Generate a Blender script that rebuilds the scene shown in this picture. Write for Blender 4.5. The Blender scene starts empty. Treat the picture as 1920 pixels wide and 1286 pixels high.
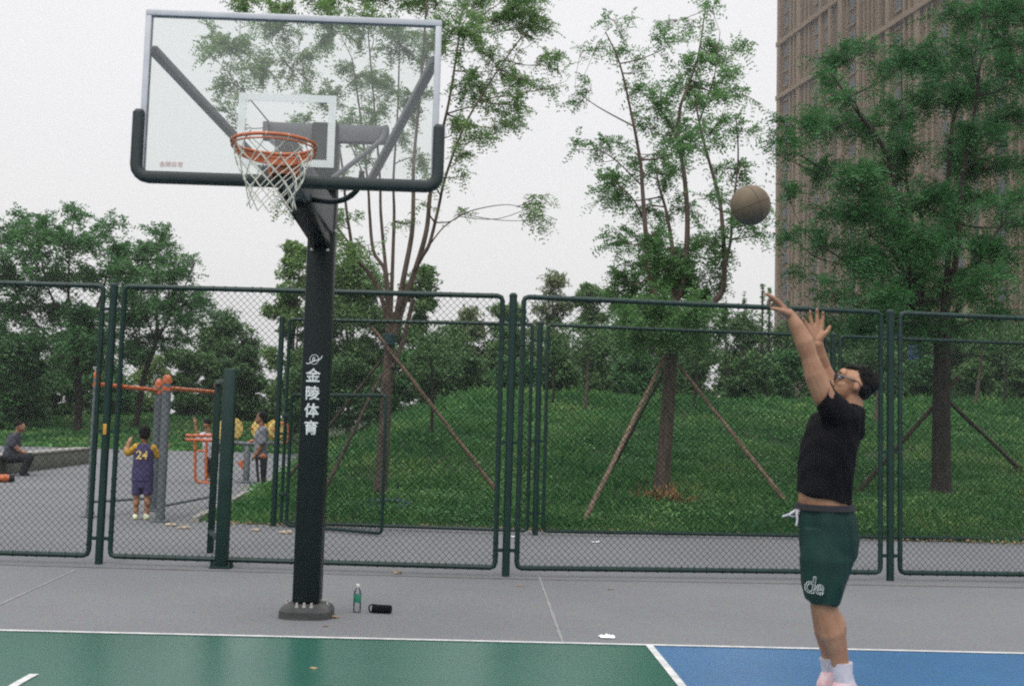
import bpy, bmesh, math, random
import numpy as np
from mathutils import Vector, Matrix

random.seed(7)
RNG = np.random.default_rng(7)
scene = bpy.context.scene
col = scene.collection
R = math.radians

# ------------------------------------------------------------------ camera
CAM = np.array([1.1944, -7.9808, 1.4368])
YAW, PITCH, ROLL, FOC = -0.0280, 0.0800, 0.0277, 2122.3      # FOC in pixels of the 1920 px wide photograph
_f = np.array([-math.sin(YAW) * math.cos(PITCH), math.cos(YAW) * math.cos(PITCH), math.sin(PITCH)])
_r0 = np.array([math.cos(YAW), math.sin(YAW), 0.0])
_u0 = np.cross(_r0, _f)
_r = math.cos(ROLL) * _r0 + math.sin(ROLL) * _u0
_u = -math.sin(ROLL) * _r0 + math.cos(ROLL) * _u0
cd = bpy.data.cameras.new('camera')
cam = bpy.data.objects.new('camera', cd)
col.objects.link(cam)
M = Matrix.Identity(4)
for i in range(3):
    M[i][0], M[i][1], M[i][2], M[i][3] = _r[i], _u[i], -_f[i], CAM[i]
cam.matrix_world = M
cd.sensor_width = 36.0
cd.lens = FOC * 36.0 / 1920.0
cd.clip_start, cd.clip_end = 0.1, 3000
cd.dof.use_dof = True
cd.dof.focus_distance = 13.5
cd.dof.aperture_fstop = 4.0
scene.camera = cam

# ------------------------------------------------------------------ sky, sun, exposure
SUN_EL, SUN_AZ = R(52), R(200)
w = bpy.data.worlds.new('World'); scene.world = w; w.use_nodes = True
nt = w.node_tree; nt.nodes.clear()
wo = nt.nodes.new('ShaderNodeOutputWorld')
sky = nt.nodes.new('ShaderNodeTexSky'); sky.sky_type = 'NISHITA'; sky.sun_disc = False
sky.sun_elevation = SUN_EL; sky.sun_rotation = SUN_AZ; sky.air_density = 2.0; sky.dust_density = 6.0
bg1 = nt.nodes.new('ShaderNodeBackground'); bg1.inputs['Strength'].default_value = 0.05
hs = nt.nodes.new('ShaderNodeHueSaturation'); hs.inputs['Saturation'].default_value = 0.25
nt.links.new(sky.outputs[0], hs.inputs['Color']); nt.links.new(hs.outputs[0], bg1.inputs[0])
# cloud layer: an even overcast that grows brighter towards the zenith
geo = nt.nodes.new('ShaderNodeTexCoord'); sep = nt.nodes.new('ShaderNodeSeparateXYZ')
nt.links.new(geo.outputs['Generated'], sep.inputs[0])
ramp = nt.nodes.new('ShaderNodeValToRGB')
ramp.color_ramp.elements[0].position = 0.0; ramp.color_ramp.elements[0].color = (0.67, 0.665, 0.675, 1)
ramp.color_ramp.elements[1].position = 1.0; ramp.color_ramp.elements[1].color = (2.15, 2.15, 2.2, 1)
e = ramp.color_ramp.elements.new(0.42); e.color = (0.775, 0.765, 0.775, 1)
nt.links.new(sep.outputs['Z'], ramp.inputs[0])
noi = nt.nodes.new('ShaderNodeTexNoise'); noi.inputs['Scale'].default_value = 2.2; noi.inputs['Detail'].default_value = 4
nt.links.new(geo.outputs['Generated'], noi.inputs['Vector'])
mr = nt.nodes.new('ShaderNodeMapRange'); mr.inputs[3].default_value = 0.96; mr.inputs[4].default_value = 1.04
nt.links.new(noi.outputs['Fac'], mr.inputs[0])
bg2 = nt.nodes.new('ShaderNodeBackground'); nt.links.new(ramp.outputs[0], bg2.inputs[0]); nt.links.new(mr.outputs[0], bg2.inputs[1])
addn = nt.nodes.new('ShaderNodeAddShader')
nt.links.new(bg1.outputs[0], addn.inputs[0]); nt.links.new(bg2.outputs[0], addn.inputs[1]); nt.links.new(addn.outputs[0], wo.inputs[0])

sd = bpy.data.lights.new('sun', 'SUN'); sd.energy = 0.8; sd.angle = R(25); sd.color = (1.0, 0.97, 0.93)
sun = bpy.data.objects.new('sun', sd); col.objects.link(sun)
# light travels from the sun's azimuth (behind the camera's left shoulder) down to the scene
sdir = Vector((math.sin(SUN_AZ) * math.cos(SUN_EL), math.cos(SUN_AZ) * math.cos(SUN_EL), math.sin(SUN_EL)))
sun.rotation_euler = sdir.to_track_quat('Z', 'Y').to_euler()
scene.view_settings.view_transform = 'Standard'
scene.view_settings.look = 'None'
scene.view_settings.exposure = 0.0
scene.view_settings.gamma = 1.0
scene.cycles.filter_width = 2.1
scene.cycles.use_denoising = False
scene.cycles.max_bounces = 6
scene.cycles.transparent_max_bounces = 12
scene.cycles.caustics_reflective = False
scene.cycles.caustics_refractive = False

# ------------------------------------------------------------------ terrain height and pixel-to-place helpers
HAZE = 0.0005
SLOPE = 0.012
def sst(t):
    t = np.clip(t, 0, 1); return t * t * (3 - 2 * t)
def edge_x(y):
    return np.interp(y, [8, 19, 33, 60, 120], [-2.75, -3.55, -5.2, -9, -16])
def bed_d(x, y):
    """distance-like measure inside the planted mound"""
    return np.minimum(y - 8.45 - 0.10 * np.sin(x * 1.3) - 0.05 * np.sin(x * 4.1), (x - edge_x(y)) * 3.2)
def hgt(x, y):
    x = np.asarray(x, float); y = np.asarray(y, float)
    b = SLOPE * (np.clip(y, 4, 75) - 4)
    d = np.maximum(bed_d(x, y), 0)
    m = 2.35 * sst((d + 0.6 * np.minimum(d, 2)) / 25.0) + (0.07 * np.sin(x * 0.9 + 1) * np.sin(y * 0.8) + 0.06 * np.sin(x * 1.9 + y * 0.7) * np.sin(y * 1.6 + 2) + 0.16 * np.sin(x * 0.33 + 2) * np.sin(y * 0.41 + x * 0.12)) * np.clip(d / 4, 0, 1)
    back = 1.3 * sst((y - 36.5) / 22.0) * sst((edge_x(y) - x) / 2.0)
    return b + m + back
def ray(u, v):
    return _f + _r * (u - 960) / FOC + _u * (643 - v) / FOC
def at(u, v, Y):
    d = ray(u, v); t = (Y - CAM[1]) / d[1]
    return Vector(CAM + t * d)
def hit(u, v, far=160.0):
    """where the ray through a photograph pixel meets the terrain"""
    d = ray(u, v); t0 = 4.0; t = t0
    while t < far:
        P = CAM + t * d
        if P[2] < float(hgt(P[0], P[1])):
            lo, hi = t0, t
            for _ in range(24):
                mid = (lo + hi) / 2; Q = CAM + mid * d
                if Q[2] < float(hgt(Q[0], Q[1])): hi = mid
                else: lo = mid
            Q = CAM + hi * d
            return Vector((Q[0], Q[1], float(hgt(Q[0], Q[1]))))
        t0 = t; t += 0.1
    Q = CAM + far * d
    return Vector((Q[0], Q[1], float(hgt(Q[0], Q[1]))))
def ppm(P):
    return FOC / float((np.array(P) - CAM) @ _f)

# ------------------------------------------------------------------ object helpers
def tag(o, label=None, cat=None, group=None, kind=None):
    if label: o['label'] = label
    if cat: o['category'] = cat
    if group: o['group'] = group
    if kind: o['kind'] = kind
    return o
def thing(name, loc, label, cat, group=None):
    o = bpy.data.objects.new(name, None); col.objects.link(o); o.location = Vector(loc)
    o.empty_display_size = 0.2
    return tag(o, label, cat, group)
def link(name, me, mat=None, parent=None):
    o = bpy.data.objects.new(name, me); col.objects.link(o)
    if mat: me.materials.append(mat)
    if parent is not None:
        o.parent = parent
        T = Vector((0, 0, 0)); p = parent
        while p is not None:
            T += p.location; p = p.parent
        # every thing is placed by translation only, so parts keep world coordinates
        o.matrix_parent_inverse = Matrix.Translation(-T) if parent.type == 'EMPTY' else Matrix.Identity(4)
    return o
def mesh_np(name, V, F, smooth=False):
    V = np.asarray(V, np.float32).reshape(-1, 3); F = np.asarray(F, np.int32)
    me = bpy.data.meshes.new(name); n, k = F.shape
    me.vertices.add(len(V)); me.vertices.foreach_set('co', V.ravel())
    me.loops.add(n * k); me.loops.foreach_set('vertex_index', F.ravel())
    me.polygons.add(n); me.polygons.foreach_set('loop_start', np.arange(0, n * k, k, dtype=np.int32))
    me.polygons.foreach_set('loop_total', np.full(n, k, np.int32))
    if smooth: me.polygons.foreach_set('use_smooth', np.ones(n, bool))
    me.update(calc_edges=True)
    return me
def quads(name, Q, mat, parent=None):
    Q = np.asarray(Q); n = len(Q)
    return link(name, mesh_np(name, Q.reshape(-1, 3), np.arange(n * 4).reshape(n, 4)), mat, parent)

def frame_of(d):
    d = d.normalized(); a = Vector((0, 0, 1)) if abs(d.z) < 0.9 else Vector((1, 0, 0))
    s = d.cross(a).normalized(); return s, s.cross(d).normalized()
def spline(pts, k=5):
    P = [Vector(p) for p in pts]
    if len(P) < 3: return P
    out = []
    for i in range(len(P) - 1):
        p0 = P[max(i - 1, 0)]; p1 = P[i]; p2 = P[i + 1]; p3 = P[min(i + 2, len(P) - 1)]
        for j in range(k):
            t = j / k
            out.append(0.5 * ((2 * p1) + (p2 - p0) * t + (2 * p0 - 5 * p1 + 4 * p2 - p3) * t * t + (3 * p1 - p0 - 3 * p2 + p3) * t ** 3))
    out.append(P[-1]); return out

class MB:
    def __init__(s): s.v = []; s.f = []
    def ring(s, c, a, b, n):
        i0 = len(s.v)
        for k in range(n):
            t = 2 * math.pi * k / n
            s.v.append(Vector(c) + a * math.cos(t) + b * math.sin(t))
        return i0
    def skin(s, rings, n, cap=True):
        for i in range(len(rings) - 1):
            a, b = rings[i], rings[i + 1]
            for k in range(n):
                k2 = (k + 1) % n; s.f.append((a + k, a + k2, b + k2, b + k))
        if cap:
            s.f.append(tuple(rings[0] + k for k in reversed(range(n)))); s.f.append(tuple(rings[-1] + k for k in range(n)))
        return s
    def tube(s, pts, r, n=8, cap=True):
        pts = [Vector(p) for p in pts]; m = len(pts)
        if not hasattr(r, '__len__'): r = [r] * m
        elif len(r) != m: r = list(np.interp(np.linspace(0, 1, m), np.linspace(0, 1, len(r)), r))
        rings = []; a = b = None
        for i, p in enumerate(pts):
            d = (pts[min(i + 1, m - 1)] - pts[max(i - 1, 0)])
            if d.length < 1e-9: d = Vector((0, 0, 1))
            d.normalize()
            if a is None: a, b = frame_of(d)
            else:
                a = (a - d * a.dot(d)).normalized(); b = a.cross(d)
            rings.append(s.ring(p, a * r[i], b * r[i], n))
        return s.skin(rings, n, cap)
    def torus(s, c, a, b, r, n=40, m=8):
        pts = [Vector(c) + a * math.cos(2 * math.pi * k / n) + b * math.sin(2 * math.pi * k / n) for k in range(n)]
        ax = a.cross(b).normalized(); rings = []
        for p in pts:
            d = (p - Vector(c)).normalized(); rings.append(s.ring(p, d * r, ax * r, m))
        for i in range(n):
            x, y = rings[i], rings[(i + 1) % n]
            for k in range(m):
                k2 = (k + 1) % m; s.f.append((x + k, x + k2, y + k2, y + k))
        return s
    def box(s, c, size, X=None, Y=None, Z=None, bev=0.0):
        X = Vector(X or (1, 0, 0)).normalized(); Z = Vector(Z or (0, 0, 1)).normalized(); Y = Vector(Y).normalized() if Y else Z.cross(X).normalized()
        c = Vector(c); hx, hy, hz = size[0] / 2, size[1] / 2, size[2] / 2
        b = min(bev, hx * .9, hy * .9, hz * .9)
        if b <= 0:
            i0 = len(s.v)
            for z in (-1, 1):
                for x, y in ((-1, -1), (1, -1), (1, 1), (-1, 1)): s.v.append(c + X * hx * x + Y * hy * y + Z * hz * z)
            for q in ((3, 2, 1, 0), (4, 5, 6, 7), (0, 1, 5, 4), (1, 2, 6, 5), (2, 3, 7, 6), (3, 0, 4, 7)): s.f.append(tuple(i0 + k for k in q))
            return s
        # chamfered box: rounded outline in X-Y, inset at both Z ends
        def outline(ins):
            o = []; rx, ry = hx - ins, hy - ins; bb = b
            for sx, sy, a0 in ((1, 1, 0), (-1, 1, 90), (-1, -1, 180), (1, -1, 270)):
                for da in (0, 45, 90):
                    t = R(a0 + da); o.append((sx * (rx - bb) + bb * math.cos(t), sy * (ry - bb) + bb * math.sin(t)))
            return o
        rings = []
        for zz, ins in ((-hz, b * .8), (-hz + b * .3, b * .2), (-hz + b, 0), (hz - b, 0), (hz - b * .3, b * .2), (hz, b * .8)):
            i0 = len(s.v)
            for x, y in outline(ins): s.v.append(c + X * x + Y * y + Z * zz)
            rings.append(i0)
        return s.skin(rings, 12)
    def beam(s, p0, p1, wx, wz, up=(0, 0, 1), bev=0.0):
        p0 = Vector(p0); p1 = Vector(p1); d = (p1 - p0); L = d.length; d.normalize()
        side = d.cross(Vector(up)).normalized(); upv = side.cross(d)
        return s.box((p0 + p1) / 2, (wx, wz, L), X=side, Y=upv, Z=d, bev=bev)
    def lathe(s, c, prof, n=16, axis=(0, 0, 1)):
        ax = Vector(axis).normalized(); a, b = frame_of(ax); rings = []
        for r, h in prof: rings.append(s.ring(Vector(c) + ax * h, a * r, b * r, n))
        return s.skin(rings, n)
    def ell(s, c, rx, ry, rz, X=(1, 0, 0), Y=(0, 1, 0), Z=(0, 0, 1), n=14, m=9):
        X, Y, Z, c = Vector(X), Vector(Y), Vector(Z), Vector(c); rings = []
        for i in range(1, m):
            t = math.pi * i / m; rr, z = math.sin(t), -math.cos(t)
            rings.append(s.ring(c + Z * rz * z, X * rx * rr, Y * ry * rr, n))
        s.skin(rings, n, False)
        lo = len(s.v); s.v.append(c - Z * rz); s.v.append(c + Z * rz)
        for k in range(n):
            s.f.append((rings[0] + (k + 1) % n, rings[0] + k, lo)); s.f.append((rings[-1] + k, rings[-1] + (k + 1) % n, lo + 1))
        return s
    def cone(s, p0, r0, p1, r1, n=12):
        s.ell(p0, r0, r0, r0); s.ell(p1, r1, r1, r1); return s.tube([p0, p1], [r0, r1], n)
    def chain(s, pts, rs):
        for i in range(len(pts) - 1): s.cone(pts[i], rs[i], pts[i + 1], rs[i + 1])
        return s
    def mesh(s, name, smooth=True):
        me = bpy.data.meshes.new(name); me.from_pydata([tuple(v) for v in s.v], [], s.f)
        bm = bmesh.new(); bm.from_mesh(me); bmesh.ops.recalc_face_normals(bm, faces=bm.faces); bm.to_mesh(me); bm.free()
        if smooth:
            me.shade_smooth()
            try: me.set_sharp_from_angle(angle=R(38))
            except Exception: pass
        return me
    def build(s, name, mat, parent=None, smooth=True):
        return link(name, s.mesh(name, smooth), mat, parent)
    def blob(s, name, mat, parent=None, voxel=0.006, smooth=6, disp=0.0, dscale=0.08, seed=0, dz=1.0):
        """join everything into ONE continuous skin"""
        me = bpy.data.meshes.new(name); me.from_pydata([tuple(v) for v in s.v], [], s.f)
        bm = bmesh.new(); bm.from_mesh(me); bmesh.ops.recalc_face_normals(bm, faces=bm.faces); bm.to_mesh(me); bm.free()
        o = bpy.data.objects.new(name, me); col.objects.link(o)
        m = o.modifiers.new('r', 'REMESH'); m.mode = 'VOXEL'; m.voxel_size = voxel; m.use_smooth_shade = True
        if smooth: m2 = o.modifiers.new('s', 'SMOOTH'); m2.factor = 0.5; m2.iterations = smooth
        dg = bpy.context.evaluated_depsgraph_get(); dg.update()
        out = bpy.data.meshes.new_from_object(o.evaluated_get(dg)); out.name = name
        bpy.data.objects.remove(o); bpy.data.meshes.remove(me)
        if disp:
            n = len(out.vertices); co = np.empty(n * 3, np.float32); no = np.empty(n * 3, np.float32)
            out.vertices.foreach_get('co', co); out.vertices.foreach_get('normal', no); co = co.reshape(-1, 3); no = no.reshape(-1, 3)
            q = co / dscale * np.array([1, 1, dz]) + seed; dd = np.zeros(n)
            for k, (fx, fy, fz, ph) in enumerate(((1, .6, .5, 0), (-.7, 1.1, .9, 2), (.4, -.9, 1.7, 4), (1.9, .3, -1.1, 1), (2.7, 1.9, 2.1, 3))):
                dd += np.sin(q[:, 0] * fx + q[:, 1] * fy + q[:, 2] * fz + ph + 1.3 * np.sin(q[:, 2] * .7 + k)) / (1 + 0.4 * k)
            co += no * (dd * disp / 2.5)[:, None]
            out.vertices.foreach_set('co', co.ravel()); out.update()
        out.materials.clear(); out.shade_smooth()
        return link(name, out, mat, parent)
def loft(mb, rings, n=24):
    """rings: (centre, a-vector, b-vector)"""
    rr = [mb.ring(c, a, b, n) for c, a, b in rings]; return mb.skin(rr, n)

# ------------------------------------------------------------------ materials
def mat(name, c1, c2=None, rough=0.6, scale=6.0, detail=4, metal=0.0, bump=0.0, bscale=None, spec=0.5, coat=0.0, stretch=None, contrast=(0.35, 0.65), speck=0.0):
    m = bpy.data.materials.new(name); m.use_nodes = True; t = m.node_tree; b = t.nodes['Principled BSDF']
    b.inputs['Roughness'].default_value = rough; b.inputs['Metallic'].default_value = metal
    b.inputs['Specular IOR Level'].default_value = spec; b.inputs['Coat Weight'].default_value = coat
    tc = t.nodes.new('ShaderNodeTexCoord'); src = tc.outputs['Object']
    if stretch:
        mp = t.nodes.new('ShaderNodeMapping'); mp.inputs['Scale'].default_value = stretch; t.links.new(src, mp.inputs[0]); src = mp.outputs[0]
    if c2 is None: c2 = tuple(c * 0.82 for c in c1)
    n = t.nodes.new('ShaderNodeTexNoise'); n.inputs['Scale'].default_value = scale; n.inputs['Detail'].default_value = detail
    t.links.new(src, n.inputs['Vector'])
    r = t.nodes.new('ShaderNodeValToRGB'); r.color_ramp.elements[0].position = contrast[0]; r.color_ramp.elements[1].position = contrast[1]
    r.color_ramp.elements[0].color = (*c2, 1); r.color_ramp.elements[1].color = (*c1, 1)
    t.links.new(n.outputs['Fac'], r.inputs[0]); colr = r.outputs[0]
    if speck:                                        # coloured grit in the surface coat
        w_ = t.nodes.new('ShaderNodeTexWhiteNoise'); v_ = t.nodes.new('ShaderNodeVectorMath'); v_.operation = 'SNAP'; v_.inputs[1].default_value = (.007, .012, .01)
        t.links.new(src, v_.inputs[0]); t.links.new(v_.outputs[0], w_.inputs['Vector'])
        q_ = t.nodes.new('ShaderNodeMix'); q_.data_type = 'RGBA'; q_.inputs['Factor'].default_value = 0.55; q_.inputs[7].default_value = (.5, .5, .5, 1)
        t.links.new(w_.outputs['Color'], q_.inputs[6])
        s_ = t.nodes.new('ShaderNodeMix'); s_.data_type = 'RGBA'; s_.blend_type = 'OVERLAY'; s_.inputs['Factor'].default_value = min(1, speck * 2)
        t.links.new(colr, s_.inputs[6]); t.links.new(q_.outputs[2], s_.inputs[7]); colr = s_.outputs[2]
    t.links.new(colr, b.inputs['Base Color'])
    if bump:
        n2 = t.nodes.new('ShaderNodeTexNoise'); n2.inputs['Scale'].default_value = bscale or scale * 4; n2.inputs['Detail'].default_value = 5
        t.links.new(src, n2.inputs['Vector'])
        bp = t.nodes.new('ShaderNodeBump'); bp.inputs['Strength'].default_value = bump; bp.inputs['Distance'].default_value = 0.02
        t.links.new(n2.outputs['Fac'], bp.inputs['Height']); t.links.new(bp.outputs[0], b.inputs['Normal'])
    return m
def leaf_mat(name, ca, cb, cc=None, trans=0.35, rough=0.55, patch=0.25, pk=0.9, po=-0.32):
    """every leaf has its own tint; broad patches of fresher and darker growth"""
    m = bpy.data.materials.new(name); m.use_nodes = True; t = m.node_tree; t.nodes.clear()
    out = t.nodes.new('ShaderNodeOutputMaterial'); g = t.nodes.new('ShaderNodeNewGeometry')
    r = t.nodes.new('ShaderNodeValToRGB'); r.color_ramp.elements[0].color = (*ca, 1); r.color_ramp.elements[1].color = (*cb, 1)
    if cc: e = r.color_ramp.elements.new(0.93); e.color = (*cb, 1); r.color_ramp.elements[2].color = (*cc, 1)
    n = t.nodes.new('ShaderNodeTexNoise'); n.inputs['Scale'].default_value = patch; n.inputs['Detail'].default_value = 2
    t.links.new(g.outputs['Position'], n.inputs['Vector'])
    mx = t.nodes.new('ShaderNodeMath'); mx.operation = 'MULTIPLY_ADD'; mx.inputs[1].default_value = 0.75
    ms = t.nodes.new('ShaderNodeMath'); ms.operation = 'MULTIPLY_ADD'; ms.inputs[1].default_value = pk; ms.inputs[2].default_value = po
    t.links.new(n.outputs['Fac'], ms.inputs[0]); t.links.new(g.outputs['Random Per Island'], mx.inputs[0]); t.links.new(ms.outputs[0], mx.inputs[2])
    t.links.new(mx.outputs[0], r.inputs[0])
    d = t.nodes.new('ShaderNodeBsdfPrincipled'); d.inputs['Roughness'].default_value = rough; d.inputs['Specular IOR Level'].default_value = 0.25
    t.links.new(r.outputs[0], d.inputs['Base Color'])
    tr = t.nodes.new('ShaderNodeBsdfTranslucent'); t.links.new(r.outputs[0], tr.inputs[0])
    mxs = t.nodes.new('ShaderNodeMixShader'); mxs.inputs[0].default_value = trans
    t.links.new(d.outputs[0], mxs.inputs[1]); t.links.new(tr.outputs[0], mxs.inputs[2]); t.links.new(mxs.outputs[0], out.inputs[0])
    return m
MT = dict(
    paving=mat('grey_paving', (0.162, 0.166, 0.174), (0.136, 0.140, 0.148), rough=0.85, scale=0.55, contrast=(0.28, 0.72), bump=0.25, bscale=130, spec=0.3, detail=6, speck=0.30),
    court_green=mat('court_green', (0.020, 0.102, 0.072), (0.016, 0.090, 0.064), rough=0.24, scale=1.2, bump=0.05, bscale=180, speck=0.22),
    court_blue=mat('court_blue', (0.050, 0.138, 0.275), (0.043, 0.124, 0.250), rough=0.32, scale=1.2, bump=0.05, bscale=180, speck=0.22),
    line=mat('line_paint', (0.58, 0.58, 0.58), (0.42, 0.43, 0.43), rough=0.6, scale=9),
    seam=mat('seam_paint', (0.26, 0.25, 0.24), (0.18, 0.18, 0.185), rough=0.8, scale=12),
    joint=mat('joint_dirt', (0.10, 0.095, 0.09), (0.15, 0.148, 0.145), rough=0.9, scale=3),
    soil=mat('planted_soil', (0.045, 0.062, 0.022), (0.022, 0.045, 0.016), rough=0.95, scale=1.5, bump=0.4, bscale=12),
    kerb=mat('kerb_concrete', (0.30, 0.29, 0.26), (0.20, 0.195, 0.17), rough=0.9, scale=5, bump=0.2),
    wall=mat('wall_concrete', (0.15, 0.155, 0.125), (0.10, 0.11, 0.085), rough=0.95, scale=3.5, bump=0.3),
    fence=mat('green_fence_paint', (0.0045, 0.027, 0.022), (0.003, 0.020, 0.016), rough=0.45, scale=5, spec=0.3),
    wire=mat('green_wire', (0.0035, 0.015, 0.013), rough=0.6, spec=0.15),
    pole=mat('dark_pole_paint', (0.005, 0.012, 0.012), (0.0035, 0.009, 0.009), rough=0.42, scale=3, spec=0.25),
    grey_steel=mat('grey_steel_paint', (0.115, 0.115, 0.125), (0.09, 0.09, 0.098), rough=0.5, scale=6),
    steel_beige=mat('arm_side_paint', (0.12, 0.112, 0.105), rough=0.5),
    white_frame=mat('white_frame', (0.46, 0.48, 0.51), (0.40, 0.42, 0.45), rough=0.35, scale=8),
    pad=mat('padding_rubber', (0.010, 0.021, 0.021), (0.008, 0.017, 0.017), rough=0.6, scale=20, bump=0.1),
    orange=mat('orange_paint', (0.48, 0.125, 0.040), (0.40, 0.095, 0.030), rough=0.45, scale=9),
    net=mat('net_cord', (0.60, 0.60, 0.52), (0.45, 0.45, 0.38), rough=0.9, scale=40),
    bolt=mat('zinc_bolt', (0.55, 0.54, 0.50), rough=0.4, metal=0.5),
    lettering=mat('white_lettering', (0.72, 0.74, 0.74), (0.55, 0.58, 0.58), rough=0.6, scale=30),
    mark=mat('faded_red_mark', (0.55, 0.40, 0.38), rough=0.7),
    base=mat('base_plate_paint', (0.030, 0.036, 0.036), (0.075, 0.075, 0.07), rough=0.75, scale=9, bump=0.2),
    bark=mat('bark', (0.125, 0.090, 0.070), (0.060, 0.045, 0.036), rough=0.95, scale=5, bump=0.7, bscale=18, stretch=(3, 3, .7)),
    bark_dark=mat('dark_bark', (0.040, 0.030, 0.025), (0.018, 0.015, 0.013), rough=0.95, scale=5, bump=0.7, bscale=18, stretch=(3, 3, .7)),
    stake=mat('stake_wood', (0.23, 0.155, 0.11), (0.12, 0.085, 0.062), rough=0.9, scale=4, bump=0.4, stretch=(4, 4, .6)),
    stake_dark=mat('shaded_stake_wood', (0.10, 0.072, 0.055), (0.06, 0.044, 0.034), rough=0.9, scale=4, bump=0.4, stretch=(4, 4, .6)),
    band=mat('blue_green_band', (0.010, 0.045, 0.05), rough=0.7),
    straw=mat('straw', (0.30, 0.165, 0.065), (0.16, 0.09, 0.04), rough=0.9, scale=10),
    litter=mat('dry_leaf', (0.34, 0.24, 0.14), (0.22, 0.15, 0.085), rough=0.9, scale=10),
    paper=mat('white_paper', (0.80, 0.80, 0.80), rough=0.8),
    stone=mat('pale_stone', (0.42, 0.36, 0.27), (0.28, 0.23, 0.17), rough=0.95, scale=12, bump=0.4),
    skin=mat('skin', (0.34, 0.185, 0.110), (0.27, 0.135, 0.078), rough=0.5, scale=13, spec=0.35),
    skin_dim=mat('skin_tan', (0.26, 0.135, 0.082), rough=0.55, spec=0.3),
    hair=mat('black_hair', (0.005, 0.0045, 0.0045), (0.011, 0.010, 0.0095), spec=0.15, rough=0.65, scale=60, bump=0.8, bscale=140, stretch=(1, 1, .3)),
    shirt=mat('black_cotton', (0.0065, 0.0065, 0.009), (0.0045, 0.0045, 0.006), rough=0.9, scale=12, spec=0.12, bump=0.15, bscale=220),
    shorts=mat('green_mesh_shorts', (0.0055, 0.034, 0.027), (0.004, 0.025, 0.020), spec=0.25, rough=0.7, scale=9, bump=0.12, bscale=200),
    white_cloth=mat('white_cloth', (0.52, 0.50, 0.55), (0.44, 0.42, 0.47), rough=0.9, scale=30),
    pink=mat('pink_shoe', (0.62, 0.34, 0.36), (0.72, 0.60, 0.60), rough=0.6, scale=14),
    lens=mat('spectacle_black', (0.010, 0.010, 0.012), rough=0.3),
    purple=mat('purple_jersey', (0.050, 0.040, 0.115), (0.040, 0.032, 0.095), rough=0.8, scale=10),
    yellow=mat('yellow_cloth', (0.50, 0.29, 0.025), (0.44, 0.25, 0.025), rough=0.7, scale=10),
    yellow_disc=mat('yellow_plastic', (0.66, 0.52, 0.20), (0.56, 0.41, 0.13), rough=0.5, scale=6),
    post_grey=mat('equipment_grey', (0.105, 0.122, 0.132), (0.08, 0.095, 0.105), rough=0.5, scale=6),
    grey_cloth=mat('grey_cloth', (0.20, 0.21, 0.24), (0.12, 0.125, 0.15), rough=0.9, scale=40),
    dark_cloth=mat('dark_cloth', (0.014, 0.015, 0.020), rough=0.9),
    slate_cloth=mat('slate_cloth', (0.055, 0.062, 0.085), (0.04, 0.045, 0.06), rough=0.9, scale=12),
    shoe=mat('pale_shoe', (0.62, 0.64, 0.35), (0.55, 0.6, 0.5), rough=0.7, scale=20),
    bottle_label=mat('green_label', (0.01, 0.16, 0.10), (0.30, 0.45, 0.38), rough=0.5, scale=60, contrast=(0.2, 0.3)),
    brown=mat('brown_cladding', (0.112, 0.079, 0.050), (0.098, 0.068, 0.043), rough=0.9, scale=0.3, bump=0.1),
    brown_light=mat('tan_pier', (0.172, 0.123, 0.078), (0.150, 0.106, 0.066), rough=0.9, scale=0.3),
    window=mat('dark_window', (0.030, 0.036, 0.042), (0.045, 0.052, 0.06), rough=0.5, scale=0.5),
    recess_shade=mat('painted_recess_shade', (0.050, 0.040, 0.030), rough=0.6),  # recess shade of the tower facade, put into a dark colour
    ball=None,
    blue_sign=mat('blue_sign_paint', (0.02, 0.045, 0.12), rough=0.5),
)
LF = dict(
    ash=leaf_mat('leaf_mid_green', (0.089, 0.198, 0.059), (0.221, 0.340, 0.124), (0.320, 0.340, 0.168)),
    ashb=leaf_mat('leaf_blue_green', (0.066, 0.181, 0.061), (0.181, 0.328, 0.117)),
    dark=leaf_mat('leaf_deep_green', (0.029, 0.110, 0.038), (0.073, 0.212, 0.065), trans=0.3),
    left=leaf_mat('leaf_dark_green', (0.042, 0.132, 0.049), (0.115, 0.255, 0.085), trans=0.3),
    far=leaf_mat('leaf_far_green', (0.071, 0.152, 0.054), (0.171, 0.283, 0.100), trans=0.3),
    pale=leaf_mat('leaf_haze_green', (0.121, 0.176, 0.084), (0.234, 0.284, 0.140), trans=0.3),  # far foliage, distance haze put into its paler colour
    hedge=leaf_mat('leaf_hedge_green', (0.049, 0.120, 0.042), (0.132, 0.238, 0.081), trans=0.25),
    grass=leaf_mat('grass_blade', (0.033, 0.128, 0.038), (0.109, 0.256, 0.072), (0.218, 0.333, 0.109), trans=0.35, patch=0.42, pk=2.2, po=-0.95),
    fresh=leaf_mat('leaf_fresh_green', (0.099, 0.189, 0.045), (0.199, 0.302, 0.078), trans=0.35),
    weed=leaf_mat('weed_leaf', (0.036, 0.128, 0.044), (0.109, 0.256, 0.079), (0.179, 0.340, 0.109), trans=0.35, patch=0.5, pk=1.8, po=-0.7),
)
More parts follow.
